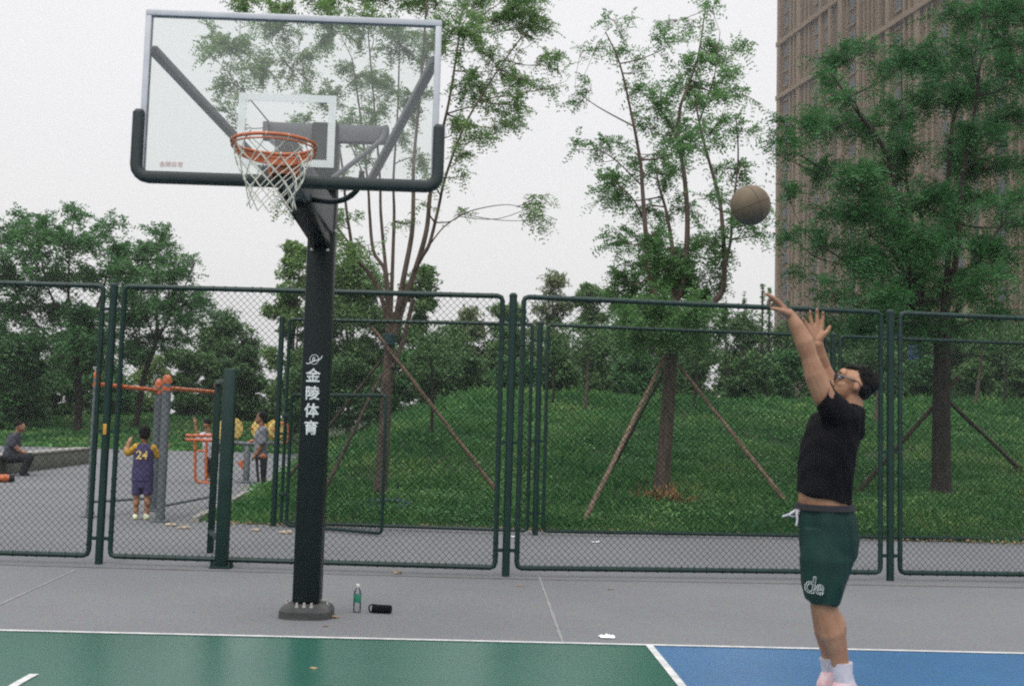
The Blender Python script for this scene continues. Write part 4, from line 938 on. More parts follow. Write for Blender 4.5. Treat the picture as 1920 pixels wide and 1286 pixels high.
# ================================================================== TOWER BLOCK
# a long facade running away from the camera to a corner at x = 1453 px: slender piers, window strips, dark strips painted as recess shade
vp = ray(505, 815); vp = np.array([vp[0], vp[1], 0]); vp /= np.linalg.norm(vp)      # facade direction (away)
e0 = ray(1453, 700); e0 = np.array([e0[0], e0[1], 0]); e0 /= np.linalg.norm(e0)
Dfar = 232.0; FC = Vector((CAM[0] + e0[0] * Dfar, CAM[1] + e0[1] * Dfar, 0)); T = Vector(vp) * -1; Nn = Vector((-T.y, T.x, 0))   # T runs from far corner towards us
if Nn.dot(Vector(CAM) - FC) < 0: Nn = -Nn
gz = float(hgt(FC.x, FC.y)); fl = 3.0; NF = 44; FL, FH = 118.0, fl * NF
bld = thing('apartment_tower', (FC.x, FC.y, gz), 'tall brown apartment tower with vertical ribs rising behind the dark tree', 'building')
def onf(s_, z_, o_=0): return FC + T * s_ + Nn * o_ + Vector((0, 0, gz + z_))
def s_at(u):                                         # distance along the facade of a photograph column
    d = ray(u, 400); d2 = np.array([d[0], d[1]]); A = np.array([[d2[0], -T.x], [d2[1], -T.y]]); b = np.array([FC.x - CAM[0], FC.y - CAM[1]]); return float(np.linalg.solve(A, b)[1])
def z_at(u, v):
    s_ = s_at(u); Pq = onf(s_, 0); d = ray(u, v); t = math.hypot(Pq.x - CAM[0], Pq.y - CAM[1]) / math.hypot(d[0], d[1]); return CAM[2] + t * d[2] - gz
MB().box(onf(FL / 2, FH / 2, -9.4), (FL, 18, FH), X=T).build('wall', MT['brown'], bld, smooth=False)
MB().box(onf(FL / 2, FH + .6, -9.2), (FL + .8, 19, 1.2), X=T).build('roof', MT['brown_light'], bld, smooth=False)
# one bay group measured from the photograph, then repeated towards the camera
piers = [(1456, 5, .7), (1475, 2.5, .4), (1482, 2.5, .4), (1492, 7, .55), (1503, 2, .35), (1510, 2, .35), (1533, 4, .6), (1552, 4.5, .7), (1574, 8, .9), (1582, 2, .4), (1606, 5, .7), (1614, 2, .4), (1622, 2, .4), (1630, 2, .4), (1638, 2, .4), (1646, 3, .8)]
wins = [(1467, 9), (1524, 8), (1544, 8), (1591, 13)]
recess = [(1563, 9), (1653, 7)]
S0_, S1_ = s_at(1453), s_at(1657); LB = S1_ - S0_
def span(u, w_): a, b = s_at(u - w_ / 2), s_at(u + w_ / 2); return (a + b) / 2 - S0_, b - a
winlist = []
for g_ in range(int(FL / LB) + 1):
    for u, w_, dp in piers:
        c, wd = span(u, w_); c += g_ * LB
        if c + wd / 2 < FL: MB().box(onf(max(c, wd / 2), FH / 2 - .02, dp / 2 - .42), (wd, dp, FH - .03), X=T).build('rib', MT['brown_light'], bld, smooth=False)
    for u, w_ in recess:
        c, wd = span(u, w_); c += g_ * LB
        if c + wd / 2 < FL: MB().box(onf(c, FH / 2 - .05, -.36), (wd, .10, FH - .1), X=T).build('recess_shade_strip', MT['recess_shade'], bld, smooth=False)  # flat dark strip on the wall, its colour stands for a recess in shade
    for u, w_ in wins:
        c, wd = span(u, w_); c += g_ * LB
        if c + wd / 2 < FL:
            for j in range(2, NF): winlist.append((c, wd, j))
for zz in (z_at(1609, 87), z_at(1530, 30)):
    MB().box(onf(FL / 2, zz, -.02), (FL + .3, .9, .9), X=T).build('string_course', MT['brown_light'], bld, smooth=False)
def seen(c, j):
    q = np.array(onf(c, j * fl + 1.5)) - CAM; z_ = q @ _f; return 1453 < 960 + (q @ _r) / z_ * FOC < 1720 and -20 < 643 - (q @ _u) / z_ * FOC < 420
vis = [w_ for w_ in winlist if seen(w_[0], w_[2])]; vis.sort(key=lambda w_: -w_[0]); first = set(vis[:100]); rest = MB()
for w_ in winlist:
    c, wd, j = w_; P_ = onf(c, j * fl + 1.5, -.36)
    if w_ in first:
        f = MB().box(P_, (wd * .8, .14, 1.75), X=T).build('window', MT['window'], bld, smooth=False)
        MB().box(P_ + Vector((0, 0, -1.05)) + Nn * .1, (wd * .9, .4, .3), X=T).build('sill', MT['brown_light'], f, smooth=False)
    else: rest.box(P_, (wd * .8, .14, 1.75), X=T); rest.box(P_ + Vector((0, 0, -1.05)) + Nn * .04, (wd * .8, .2, .2), X=T)
ro = rest.build('windows', MT['window'], bld, smooth=False); ro['kind'] = 'stuff'
tag(MB().box(at(1714, 662, 42), (.55, .05, .75), bev=.01).build('sign_board', MT['blue_sign']), 'small blue sign board among the dark trees at right', 'sign')
# ================================================================== PEOPLE
YM = -2.0
def shooter():
    P = lambda u, v, dy=0.0: at(u, v, YM + dy)
    s = ppm(P(1550, 1000)); k = 1.0 / s
    foot = P(1560, 1340); o = thing('person', (foot.x, foot.y, 0), 'man in black t-shirt and green shorts shooting with both arms raised', 'person')
    Xv, Yv, Zv = Vector((1, 0, 0)), Vector((0, 1, 0)), Vector((0, 0, 1))
    def ringpx(u0, u1, v0, hy, v1=None, dy=0.0):
        v1 = v0 if v1 is None else v1; a, b = P(u0, v0, dy), P(u1, v1, dy); return ((a + b) / 2, (b - a) / 2, Yv * hy)
    B = MB()
    # trunk under the clothes
    loft(B, [ringpx(1512, 1588, 1010, .15), ringpx(1503, 1590, 960, .165), ringpx(1499, 1588, 935, .165), ringpx(1505, 1590, 880, .165), ringpx(1514, 1600, 830, .17), ringpx(1536, 1596, 792, .15), ringpx(1562, 1594, 775, .10)])
    B.cone(P(1588, 800), .07, P(1600, 745), .054)
    # head: tilted back, looking up to the left and away
    Fd = Vector((-.90, .22, .32)).normalized(); Ud = (Vector((.42, 0, .9)) - Fd * Vector((.42, 0, .9)).dot(Fd)).normalized(); Sd = Fd.cross(Ud).normalized()   # Sd: the person's right (away from camera or near)
    if Sd.y < 0: Sd = -Sd
    H = P(1600, 724)
    def h(f, u, s_=0.0): return H + Fd * f + Ud * u + Sd * s_
    B.ell(h(-.012, .020), .095, .073, .088, X=Fd, Y=Sd, Z=Ud)
    B.ell(h(.040, -.030), .052, .058, .075, X=Fd, Y=Sd, Z=Ud)
    B.ell(h(.048, -.083), .030, .034, .025, X=Fd, Y=Sd, Z=Ud)                       # chin
    B.ell(h(.070, .038), .028, .060, .038, X=Fd, Y=Sd, Z=Ud)                        # brow
    B.cone(h(.090, .012), .011, h(.108, -.024), .014); B.ell(h(.098, -.030), .012, .019, .010, X=Fd, Y=Sd, Z=Ud)   # nose
    B.ell(h(.086, -.055), .014, .026, .009, X=Fd, Y=Sd, Z=Ud); B.ell(h(.084, -.068), .013, .022, .008, X=Fd, Y=Sd, Z=Ud)  # lips
    for sg in (-1, 1):
        B.ell(h(-.012, -.004, sg * .076), .020, .010, .032, X=Fd, Y=Sd, Z=Ud); B.ell(h(.060, -.020, sg * .034), .026, .022, .022, X=Fd, Y=Sd, Z=Ud)
    B.ell(h(-.012, -.016, -.083), .013, .008, .016, X=Fd, Y=Sd, Z=Ud)
    # near (left) arm
    B.chain([P(1578, 790, -.13), P(1545, 742, -.165), P(1528, 702, -.18), P(1518, 670, -.19), P(1508, 641, -.195), P(1494, 612, -.20), P(1479, 588, -.20)], [.060, .060, .056, .044, .050, .039, .027])
    hand = lambda u, v, d: P(u, v, -.20 + d)
    for d, kn in ((-.030, (1459, 566)), (-.010, (1457, 565)), (.010, (1458, 567)), (.030, (1461, 571))):
        B.cone(hand(1479, 589, d * .55), .017, hand(kn[0], kn[1], d), .0135)
    B.ell(hand(1468, 578, 0), .026, .040, .016, X=(P(1459, 566) - P(1479, 589)).normalized(), Y=Yv, Z=(P(1479, 589) - P(1459, 566)).normalized().cross(Yv))
    B.chain([hand(1459, 566, -.032), hand(1449, 558, -.036), hand(1443, 554, -.038), hand(1438, 551, -.040)], [.0125, .0110, .0100, .0085])
    B.chain([hand(1457, 565, -.010), hand(1447, 557, -.012), hand(1440, 553, -.012), hand(1434, 551, -.012)], [.0128, .0112, .0102, .0085])
    B.chain([hand(1458, 567, .012), hand(1449, 562, .014), hand(1443, 562, .015), hand(1440, 566, .015)], [.0124, .0108, .0100, .0085])
    B.chain([hand(1461, 571, .033), hand(1453, 568, .038), hand(1448, 570, .040), hand(1446, 574, .040)], [.0112, .0098, .0090, .0078])
    B.chain([hand(1475, 588, -.030), hand(1466, 583, -.048), hand(1457, 580, -.055), hand(1447, 578, -.058)], [.018, .0145, .0120, .0095])
    # far (right) arm, open palm
    B.chain([P(1575, 785, .19), P(1560, 740, .21), P(1541, 690, .20), P(1536, 668, .17), P(1534, 646, .14)], [.078, .070, .050, .042, .029])
    q = lambda u, v, d=0.0: P(u, v, .14 + d)
    for kn in ((1517, 617), (1523, 610), (1532, 608), (1541, 611)): B.cone(q(1533, 643), .020, q(*kn), .0125)
    B.ell(q(1530, 624), .040, .015, .045)
    B.chain([q(1517, 617), q(1512, 608), q(1509, 602), q(1506, 597, -.01)], [.0112, .0100, .0090, .0078])
    B.chain([q(1523, 610), q(1520, 599), q(1519, 591), q(1519, 584, -.01)], [.0124, .0110, .0100, .0085])
    B.chain([q(1532, 608), q(1532, 597), q(1532, 588), q(1532, 580, -.01)], [.0126, .0112, .0102, .0086])
    B.chain([q(1541, 611), q(1542, 600), q(1543, 592), q(1543, 586, -.01)], [.0122, .0108, .0098, .0084])
    B.chain([q(1537, 636, -.01), q(1546, 626, -.02), q(1552, 620, -.02), q(1556, 612, -.02)], [.019, .0150, .0122, .0095])
    # legs
    B.chain([P(1550, 985, -.09), P(1548, 1080, -.10), P(1547, 1138, -.10)], [.088, .080, .066]); B.chain([P(1547, 1138, -.10), P(1560, 1186, -.10), P(1572, 1225, -.10), P(1578, 1256, -.10)], [.066, .070, .051, .042])
    B.ell(P(1566, 1180, -.10), .058, .056, .10)
    B.chain([P(1578, 1256, -.10), P(1586, 1290, -.10), P(1566, 1326, -.10), P(1548, 1346, -.10)], [.042, .042, .040, .028])
    B.chain([P(1545, 985, .10), P(1543, 1080, .11), P(1541, 1136, .11)], [.088, .078, .060]); B.chain([P(1541, 1136, .11), P(1550, 1184, .11), P(1555, 1222, .11), P(1557, 1250, .11)], [.062, .066, .046, .038])
    B.chain([P(1555, 1250, .11), P(1561, 1276, .11), P(1544, 1306, .11), P(1530, 1322, .11)], [.038, .040, .038, .028])
    body = B.blob('body', MT['skin'], o, voxel=.0045, smooth=5)
    # hair: cap with rough top
    Hm = MB(); Hm.ell(h(-.044, .044), .084, .077, .072, X=Fd, Y=Sd, Z=Ud); Hm.ell(h(-.048, .004), .056, .072, .066, X=Fd, Y=Sd, Z=Ud); Hm.ell(h(.012, .088), .058, .056, .028, X=Fd, Y=Sd, Z=Ud)
    rg = np.random.default_rng(9)
    for i in range(240):
        th = rg.uniform(0, 2 * math.pi); ph = rg.uniform(.05, 1.25); d = Ud * math.cos(ph) + (Fd * math.cos(th) + Sd * math.sin(th)) * math.sin(ph)
        c = h(-.040, .036); p0 = c + d * .074; t = p0 + (d * .9 + Fd * .35 + Vector(rg.normal(0, .25, 3))).normalized() * rg.uniform(.010, .024)
        Hm.tube([p0, t], [.0065, .002], 5)
    Hm.blob('hair', MT['hair'], o, voxel=.0028, smooth=1)
    # eyes and spectacles
    for sg in (-1, 1):
        e_ = MB().ell(h(.082, .014, sg * .031), .012, .014, .010, X=Fd, Y=Sd, Z=Ud).build('eye', MT['white_cloth'], o); MB().ell(h(.0925, .014, sg * .031), .003, .006, .006, X=Fd, Y=Sd, Z=Ud).build('iris', MT['lens'], e_)
        MB().tube([h(.088, .037, sg * .015), h(.092, .042, sg * .032), h(.082, .036, sg * .052)], .0045, 6).build('eyebrow', MT['hair'], o)
    G = MB()
    for sg in (-1, 1):
        pts = [h(.106 - abs(a_) * .15, .012 + b_, sg * .033 + a_) for a_, b_ in ((-.024, .014), (-.012, .019), (.012, .019), (.024, .014), (.024, -.010), (.012, -.018), (-.012, -.018), (-.024, -.010), (-.024, .014))]
        G.tube(pts, .0048, 6); G.tube([h(.100, .022, sg * .056), h(.05, .020, sg * .074), h(-.012, .016, sg * .081), h(-.03, -.006, sg * .080)], .0050, 6)
    G.tube([h(.108, .020, -.011), h(.110, .023, 0), h(.108, .020, .011)], .003, 6); G.build('spectacles', MT['lens'], o)
    # t-shirt riding up
    S = MB()
    loft(S, [ringpx(1496, 1593, 921, .185, 951), ringpx(1497, 1594, 908, .188, 928), ringpx(1499, 1596, 880, .19), ringpx(1506, 1602, 835, .195), ringpx(1516, 1607, 800, .20), ringpx(1530, 1607, 780, .185), ringpx(1556, 1608, 766, .13)])
    loft(S, [ringpx(1548, 1610, 815, .085, 782, dy=-.11), ringpx(1534, 1584, 787, .085, 748, dy=-.14), ringpx(1531, 1553, 764, .074, 711, dy=-.165)]); S.tube([P(1588, 798, .13), P(1570, 768, .18), P(1554, 735, .21)], [.092, .094, .082], 20)
    S.cone(P(1588, 800), .10, P(1594, 780), .085); S.tube([P(1592, 785), P(1600, 760)], [.088, .066], 20)
    S.blob('t_shirt', MT['shirt'], o, voxel=.006, smooth=5, disp=.013, dscale=.05, seed=2, dz=.7)
    # shorts
    Sh = MB()
    loft(Sh, [ringpx(1499, 1594, 948, .178), ringpx(1497, 1600, 975, .19), ringpx(1498, 1604, 1010, .195), ringpx(1502, 1600, 1040, .19), ringpx(1510, 1590, 1058, .17)])
    loft(Sh, [ringpx(1510, 1592, 990, .08, dy=-.095), ringpx(1504, 1599, 1050, .105, dy=-.10), ringpx(1508, 1590, 1092, .105, dy=-.105), ringpx(1517, 1573, 1130, .100, 1133, dy=-.105)])
    loft(Sh, [ringpx(1510, 1585, 990, .08, dy=.095), ringpx(1499, 1582, 1050, .105, dy=.11), ringpx(1502, 1574, 1092, .105, dy=.115), ringpx(1510, 1566, 1124, .100, dy=.115)])
    Sh.blob('shorts', MT['shorts'], o, voxel=.006, smooth=3, disp=.014, dscale=.034, seed=5, dz=.22)
    wb = MB(); loft(wb, [ringpx(1495, 1597, 943, .190, 945), ringpx(1493, 1600, 954, .196, 956)], 32); wb.build('waistband', MT['dark_cloth'], o)
    # drawstring
    D = MB(); D.tube(spline([P(1500, 958, -.03), P(1492, 956, -.05), P(1482, 963, -.06), P(1473, 966, -.05), P(1467, 968, -.05)], 4), .0055, 6)
    D.tube(spline([P(1500, 958, -.03), P(1494, 960, -.06), P(1495, 972, -.07), P(1493, 985, -.07)], 4), .0055, 6); D.tube(spline([P(1500, 958, 0), P(1488, 958, -.02), P(1480, 965, -.03), P(1490, 968, -.03), P(1500, 960, -.02)], 4), .005, 6)
    D.build('drawstring', MT['white_cloth'], o)
    # outlined lettering on the near leg
    cen = P(1528, 1100); dx = .105
    for ch, u, v, sz in (('d', 1519, 1097, .120), ('e', 1537, 1102, .105)):
        p_ = P(u, v, -.218); text('lettering', ch, sz, p_, (1, -.04 if u < 1525 else .10, -.15), (.14, 0, 1), MT['lettering'], o, outline=.0013)
    # socks and shoes
    for dy, pts, r_ in ((-.10, [(1579, 1241), (1580, 1262), (1586, 1286)], (.053, .050, .052)), (.11, [(1553, 1232), (1556, 1252), (1561, 1274)], (.047, .045, .047))):
        K = MB(); K.tube([P(u, v, dy) for u, v in pts], list(r_), 16); K.build('sock', MT['white_cloth'], o)
    for dy, (hx, hv), (bx, bv), (tx, tv) in ((-.10, (1590, 1292), (1566, 1330), (1546, 1346)), (.11, (1564, 1276), (1544, 1312), (1526, 1326))):
        K = MB(); K.cone(P(hx, hv, dy), .052, P(bx, bv, dy), .050); K.cone(P(bx, bv, dy), .050, P(tx, tv - 2, dy), .034); K.cone(P(hx - 6, hv - 10, dy), .054, P(hx - 14, hv + 8, dy), .054)
        sh = K.blob('shoe', MT['pink'], o, voxel=.006, smooth=4)
        z0 = min(v.co.z for v in sh.data.vertices)
        K = MB(); K.cone(P(hx + 6, hv + 8, dy), .036, P(bx + 2, bv + 9, dy), .034); K.cone(P(bx + 2, bv + 9, dy), .034, P(tx, tv + 2, dy), .026); K.blob('sole', MT['white_cloth'], sh, voxel=.006, smooth=2)
    return o
man = shooter()

def figure(name, label, foot, parts, hold=None):
    """parts: list of (part name, material, builder(MB), voxel)"""
    o = thing('person', foot, label, 'person')
    for nm, m, fn, vx in parts:
        b = MB(); fn(b); b.blob(nm, MT[m], o, voxel=vx, smooth=3)
    return o
# ---- boy in a purple jersey, back to us
F0 = hit(266, 974); YB_ = F0.y; Pb = lambda u, v, d=0.0: at(u, v, YB_ + d)
def rg2(P_, u0, u1, v, hy, d=0.0):
    a, b = P_(u0, v, d), P_(u1, v, d); return ((a + b) / 2, (b - a) / 2, Vector((0, hy, 0)))
def b_body(b):
    b.ell(Pb(272, 812), .078, .09, .10); b.ell(Pb(272, 820, -.0), .066, .075, .085); b.cone(Pb(272, 826), .042, Pb(270, 838), .045)
    loft(b, [rg2(Pb, 249, 287, 915, .07), rg2(Pb, 250, 286, 880, .07), rg2(Pb, 252, 288, 850, .075), rg2(Pb, 258, 286, 834, .05)], 16)
    b.chain([Pb(255, 840), Pb(244, 845, .05), Pb(236, 842, .15), Pb(244, 826, .26)], [.05, .045, .038, .030]); b.chain([Pb(287, 840), Pb(296, 852, .06), Pb(303, 846, .20), Pb(313, 838, .28)], [.05, .045, .036, .028])
    for c, sg in (((244, 825, .28)), 1), (((314, 837, .30)), 1):
        for j in range(4): b.cone(Pb(c[0] + j * 1.2, c[1] - 1, c[2]), .011, Pb(c[0] + j * 1.4, c[1] - 6, c[2] + .02), .009)
        b.cone(Pb(c[0] - 1, c[1] + 2, c[2]), .012, Pb(c[0] - 4, c[1] - 2, c[2]), .010)
    for u in (256, 276): b.chain([Pb(u + 1, 910), Pb(u, 932), Pb(u - 1, 966)], [.062, .045, .033]); b.ell(Pb(u, 942, -.015), .046, .045, .07)
    for sg in (-1, 1): b.ell(Pb(272 + sg * 10, 816, .01), .016, .02, .028)
boy = thing('person', F0, 'boy with black hair in purple jersey numbered 24 with yellow sleeves, seen from behind', 'person')
b = MB(); b_body(b); b.blob('body', MT['skin'], boy, voxel=.010, smooth=4)
b = MB(); b.ell(Pb(271, 808, -.01), .086, .098, .085); b.ell(Pb(271, 815, -.035), .080, .07, .075); b.blob('hair', MT['hair'], boy, voxel=.009, smooth=2, disp=.008, dscale=.02)
b = MB(); loft(b, [rg2(Pb, 246, 288, 902, .115), rg2(Pb, 247, 288, 885, .115), rg2(Pb, 250, 288, 860, .11), rg2(Pb, 252, 289, 845, .10), rg2(Pb, 257, 286, 832, .075)], 20); b.blob('jersey', MT['purple'], boy, voxel=.009, smooth=3, disp=.006, dscale=.05)
b = MB(); b.chain([Pb(257, 838, .0), Pb(246, 846, .05), Pb(240, 848, .09)], [.062, .060, .058]); b.chain([Pb(286, 840, .0), Pb(294, 853, .06), Pb(297, 854, .09)], [.060, .058, .055]); b.blob('sleeves', MT['yellow'], boy, voxel=.009, smooth=3)
b = MB()
loft(b, [rg2(Pb, 248, 287, 892, .105), rg2(Pb, 248, 287, 914, .10)], 18)
for u0, u1 in ((248, 266), (268, 287)): loft(b, [rg2(Pb, u0, u1, 900, .09), rg2(Pb, u0 - 1, u1, 927, .09)], 14)
b.blob('shorts', MT['purple'], boy, voxel=.009, smooth=3)
for u in (255, 275):
    b = MB(); b.cone(Pb(u - 1, 968, 0), .042, Pb(u - 2, 970, .12), .036); b.cone(Pb(u - 1, 966), .04, Pb(u - 1, 970, -.03), .042); b.blob('shoe', MT['shoe'], boy, voxel=.009, smooth=3)
text('lettering', '24', .165, Pb(266, 854, -.121), (1, 0, 0), (0, 0, 1), MT['yellow_disc'], boy, bold=.006)
# ---- seated person on the low wall
S0 = hit(40, 891); YS = S0.y; Ps = lambda u, v, d=0.0: at(u, v, YS + d); sit = thing('person', S0, 'person in dark clothes sitting hunched on the low wall at far left', 'person')
b = MB(); b.ell(Ps(38, 800), .105, .085, .12); b.ell(Ps(43, 803), .07, .06, .09); b.cone(Ps(34, 808), .055, Ps(30, 815), .065)
loft(b, [rg2(Ps, 8, 36, 858, .15), rg2(Ps, 10, 36, 838, .15), rg2(Ps, 16, 40, 818, .14)], 16)
for d in (-.2, .2):
    b.chain([Ps(27, 822, d), Ps(27, 836, d * 1.1), Ps(38, 845, d), Ps(52, 851, d * .8)], [.07, .055, .048, .035])
    for j in range(4): b.cone(Ps(52, 851 + j * .6, d * .8 - .03 + j * .02), .018, Ps(57, 853 + j * .7, d * .8 - .03 + j * .02), .014)
    b.cone(Ps(51, 850, d * .6), .018, Ps(55, 849, d * .5), .015)
    b.chain([Ps(24, 856, d * .6), Ps(54, 856, d * .8), Ps(44, 884, d * .8)], [.10, .085, .055])
b.blob('body', MT['skin_dim'], sit, voxel=.014, smooth=4)
b = MB(); b.ell(Ps(36, 795, 0), .105, .092, .10); b.blob('hair', MT['hair'], sit, voxel=.014, smooth=2)
b = MB(); loft(b, [rg2(Ps, 6, 38, 860, .19), rg2(Ps, 8, 38, 840, .20), rg2(Ps, 14, 41, 820, .20), rg2(Ps, 22, 39, 811, .13)], 18)
for d in (-.21, .21): b.chain([Ps(26, 820, d), Ps(24, 832, d * 1.1)], [.10, .09])
b.blob('t_shirt', MT['slate_cloth'], sit, voxel=.014, smooth=3, disp=.012, dscale=.08)
b = MB()
for d in (-.2, .2): b.chain([Ps(20, 858, d * .6), Ps(55, 857, d * .8), Ps(43, 886, d * .8)], [.13, .11, .085])
b.ell(Ps(20, 858), .2, .22, .13); b.blob('trousers', MT['dark_cloth'], sit, voxel=.014, smooth=3)
for d in (-.16, .16): b = MB(); b.cone(Ps(43, 889, d), .055, Ps(52, 890, d), .045); b.blob('shoe', MT['dark_cloth'], sit, voxel=.012, smooth=2)
# ---- standing person in a grey top, facing left
G0 = hit(488, 923); YG = G0.y; Pg = lambda u, v, d=0.0: at(u, v, YG + d); std = thing('person', G0, 'person in patterned grey top and black trousers with white side stripe standing by wheels', 'person')
b = MB(); b.ell(Pg(490, 783), .10, .08, .115); b.ell(Pg(485, 788), .07, .06, .08); b.cone(Pg(480, 786), .016, Pg(478, 788), .016); b.cone(Pg(491, 790), .055, Pg(491, 800), .06)
loft(b, [rg2(Pg, 478, 499, 862, .13), rg2(Pg, 478, 500, 840, .14), rg2(Pg, 480, 501, 812, .14), rg2(Pg, 484, 499, 800, .09)], 16)
for d in (-.19, .19):
    b.chain([Pg(493, 808, d), Pg(491, 832, d * 1.1), Pg(484, 846, d), Pg(476, 857, d)], [.065, .052, .042, .032])
    for j in range(4): b.cone(Pg(476, 857 + j * .7, d - .03 + .02 * j), .016, Pg(472, 861 + j, d - .03 + .02 * j), .013)
    b.cone(Pg(477, 856, d), .016, Pg(474, 854, d), .013)
for d in (-.10, .10): b.chain([Pg(488, 860, d), Pg(490, 892, d), Pg(490, 918, d)], [.09, .07, .045])
b.blob('body', MT['skin_dim'], std, voxel=.013, smooth=4)
b = MB(); b.ell(Pg(493, 780), .105, .09, .10); b.ell(Pg(497, 787), .06, .08, .08); b.blob('hair', MT['hair'], std, voxel=.013, smooth=2)
b = MB(); loft(b, [rg2(Pg, 474, 502, 858, .17), rg2(Pg, 476, 503, 835, .18), rg2(Pg, 478, 503, 812, .18), rg2(Pg, 484, 500, 800, .12)], 18)
for d in (-.19, .19): b.chain([Pg(494, 808, d), Pg(492, 828, d * 1.1)], [.095, .085])
b.blob('top', MT['grey_cloth'], std, voxel=.013, smooth=3, disp=.012, dscale=.07)
b = MB()
for d in (-.10, .10): loft(b, [rg2(Pg, 478, 502, 856, .13, d), rg2(Pg, 480, 500, 885, .11, d), rg2(Pg, 483, 498, 910, .08, d)], 16)
tr = b.blob('trousers', MT['dark_cloth'], std, voxel=.013, smooth=3)
b = MB(); b.tube([Pg(486, 862, -.245), Pg(487, 885, -.225), Pg(489, 908, -.19)], .014, 6); b.build('side_stripe', MT['white_cloth'], tr)
b = MB(); b.ell(Pg(493, 856, -.18), .06, .03, .06); b.build('waist_pouch', MT['orange'], std)
for d in (-.10, .10): b = MB(); b.cone(Pg(492, 921, d), .05, Pg(482, 923, d), .042); b.blob('shoe', MT['white_cloth'], std, voxel=.012, smooth=2)
# ---- child in a white shirt behind the gate post
K0 = hit(398, 902); YK = K0.y; Pk = lambda u, v, d=0.0: at(u - 13, v, YK + d); kid = thing('person', K0, 'child in white shirt mostly hidden behind the thick gate post', 'person')
b = MB(); b.ell(Pk(401, 795), .09, .085, .105); b.cone(Pk(402, 804), .05, Pk(404, 814), .05); loft(b, [rg2(Pk, 396, 420, 862, .11), rg2(Pk, 394, 420, 830, .12), rg2(Pk, 396, 416, 812, .09)], 16)
b.chain([Pk(394, 814), Pk(384, 820), Pk(381, 806), Pk(378, 790)], [.055, .045, .038, .028])
for j in range(4): b.cone(Pk(376 + j * 1.3, 789), .012, Pk(375 + j * 1.8, 783), .010)
b.cone(Pk(380, 791), .013, Pk(383, 787), .010)
b.chain([Pk(418, 816), Pk(424, 838), Pk(420, 855)], [.055, .042, .032])
for u in (404, 415): b.chain([Pk(u, 862), Pk(u, 880), Pk(u, 898)], [.07, .05, .035])
b.blob('body', MT['skin_dim'], kid, voxel=.012, smooth=4)
b = MB(); b.ell(Pk(402, 791), .097, .095, .09); b.blob('hair', MT['hair'], kid, voxel=.012, smooth=2)
b = MB(); loft(b, [rg2(Pk, 394, 422, 858, .14), rg2(Pk, 392, 422, 832, .15), rg2(Pk, 394, 418, 813, .12)], 18); b.chain([Pk(395, 816), Pk(386, 820)], [.085, .075]); b.chain([Pk(418, 816), Pk(423, 832)], [.08, .07]); b.blob('t_shirt', MT['white_cloth'], kid, voxel=.012, smooth=3)
b = MB()
for u in (404, 415): loft(b, [rg2(Pk, u - 8, u + 8, 856, .12), rg2(Pk, u - 7, u + 7, 884, .11)], 14)
b.blob('shorts', MT['dark_cloth'], kid, voxel=.012, smooth=3)
for u in (404, 415): b = MB(); b.cone(Pk(u, 900), .045, Pk(u - 4, 901, -.08), .04); b.blob('shoe', MT['white_cloth'], kid, voxel=.012, smooth=2)

# ================================================================== PLAYGROUND EQUIPMENT
def ground_at(P): return Vector((P.x, P.y, float(hgt(P.x, P.y))))
bars = thing('climbing_bars', hit(300, 978), 'pull-up bar set of grey posts with orange bars and round orange caps', 'pull-up bars')
posts = [((300, 978), (311, 712), .062), ((286, 958), (296, 720), .058), ((168, 969), (191, 704), .052), ((397, 952), (409, 722), .050)]
tops = []
for i, (pb, ptp, r_) in enumerate(posts):
    A = hit(*pb); zt = at(ptp[0], ptp[1], A.y).z; tops.append(Vector((A.x, A.y, zt)))
    b = MB(); b.lathe(A, [(r_, -.02), (r_, zt - A.z)], 16); pp_ = b.build('post', MT['post_grey'], bars)
    b = MB(); b.lathe(A, [(r_ * 2.3, 0), (r_ * 2.3, .018), (r_ * 1.2, .03), (r_ * 1.15, .09)], 16); b.build('base_flange', MT['post_grey'], pp_)
    b = MB(); b.lathe((A.x, A.y, zt), [(r_ * 1.08, -.05), (r_ * 1.10, .0), (r_ * 1.02, .035), (r_ * .7, .065), (r_ * .25, .078)], 16); b.build('cap', MT['orange'], pp_)
    b = MB(); b.lathe((A.x, A.y, zt - .155), [(r_ * 1.15, 0), (r_ * 1.15, .055)], 16); b.build('collar', MT['orange'], pp_)
z = lambda p, d: Vector((p.x, p.y, p.z - d))
for a, b2, m_, r_ in ((z(tops[2], .13), z(tops[1], .10), 'orange', .034), (z(tops[0], .12), z(tops[3], .12), 'orange', .034)):
    b = MB(); b.tube([a, b2], r_, 10); b.build('bar', MT[m_], bars)
for (p, q_) in (((200, 946), (292, 951)), ((318, 921), (392, 925))):
    Yq = hit(286, 958).y if p[0] < 250 else hit(397, 952).y; b = MB(); A = tops[2] if p[0] < 250 else tops[0]; B2 = tops[1] if p[0] < 250 else tops[3]
    hA = float(hgt(A.x, A.y)); b.tube([Vector((A.x, A.y, hA + .22)), Vector((B2.x, B2.y, hA + .22))], .022, 8); b.build('foot_bar', MT['post_grey'], bars)
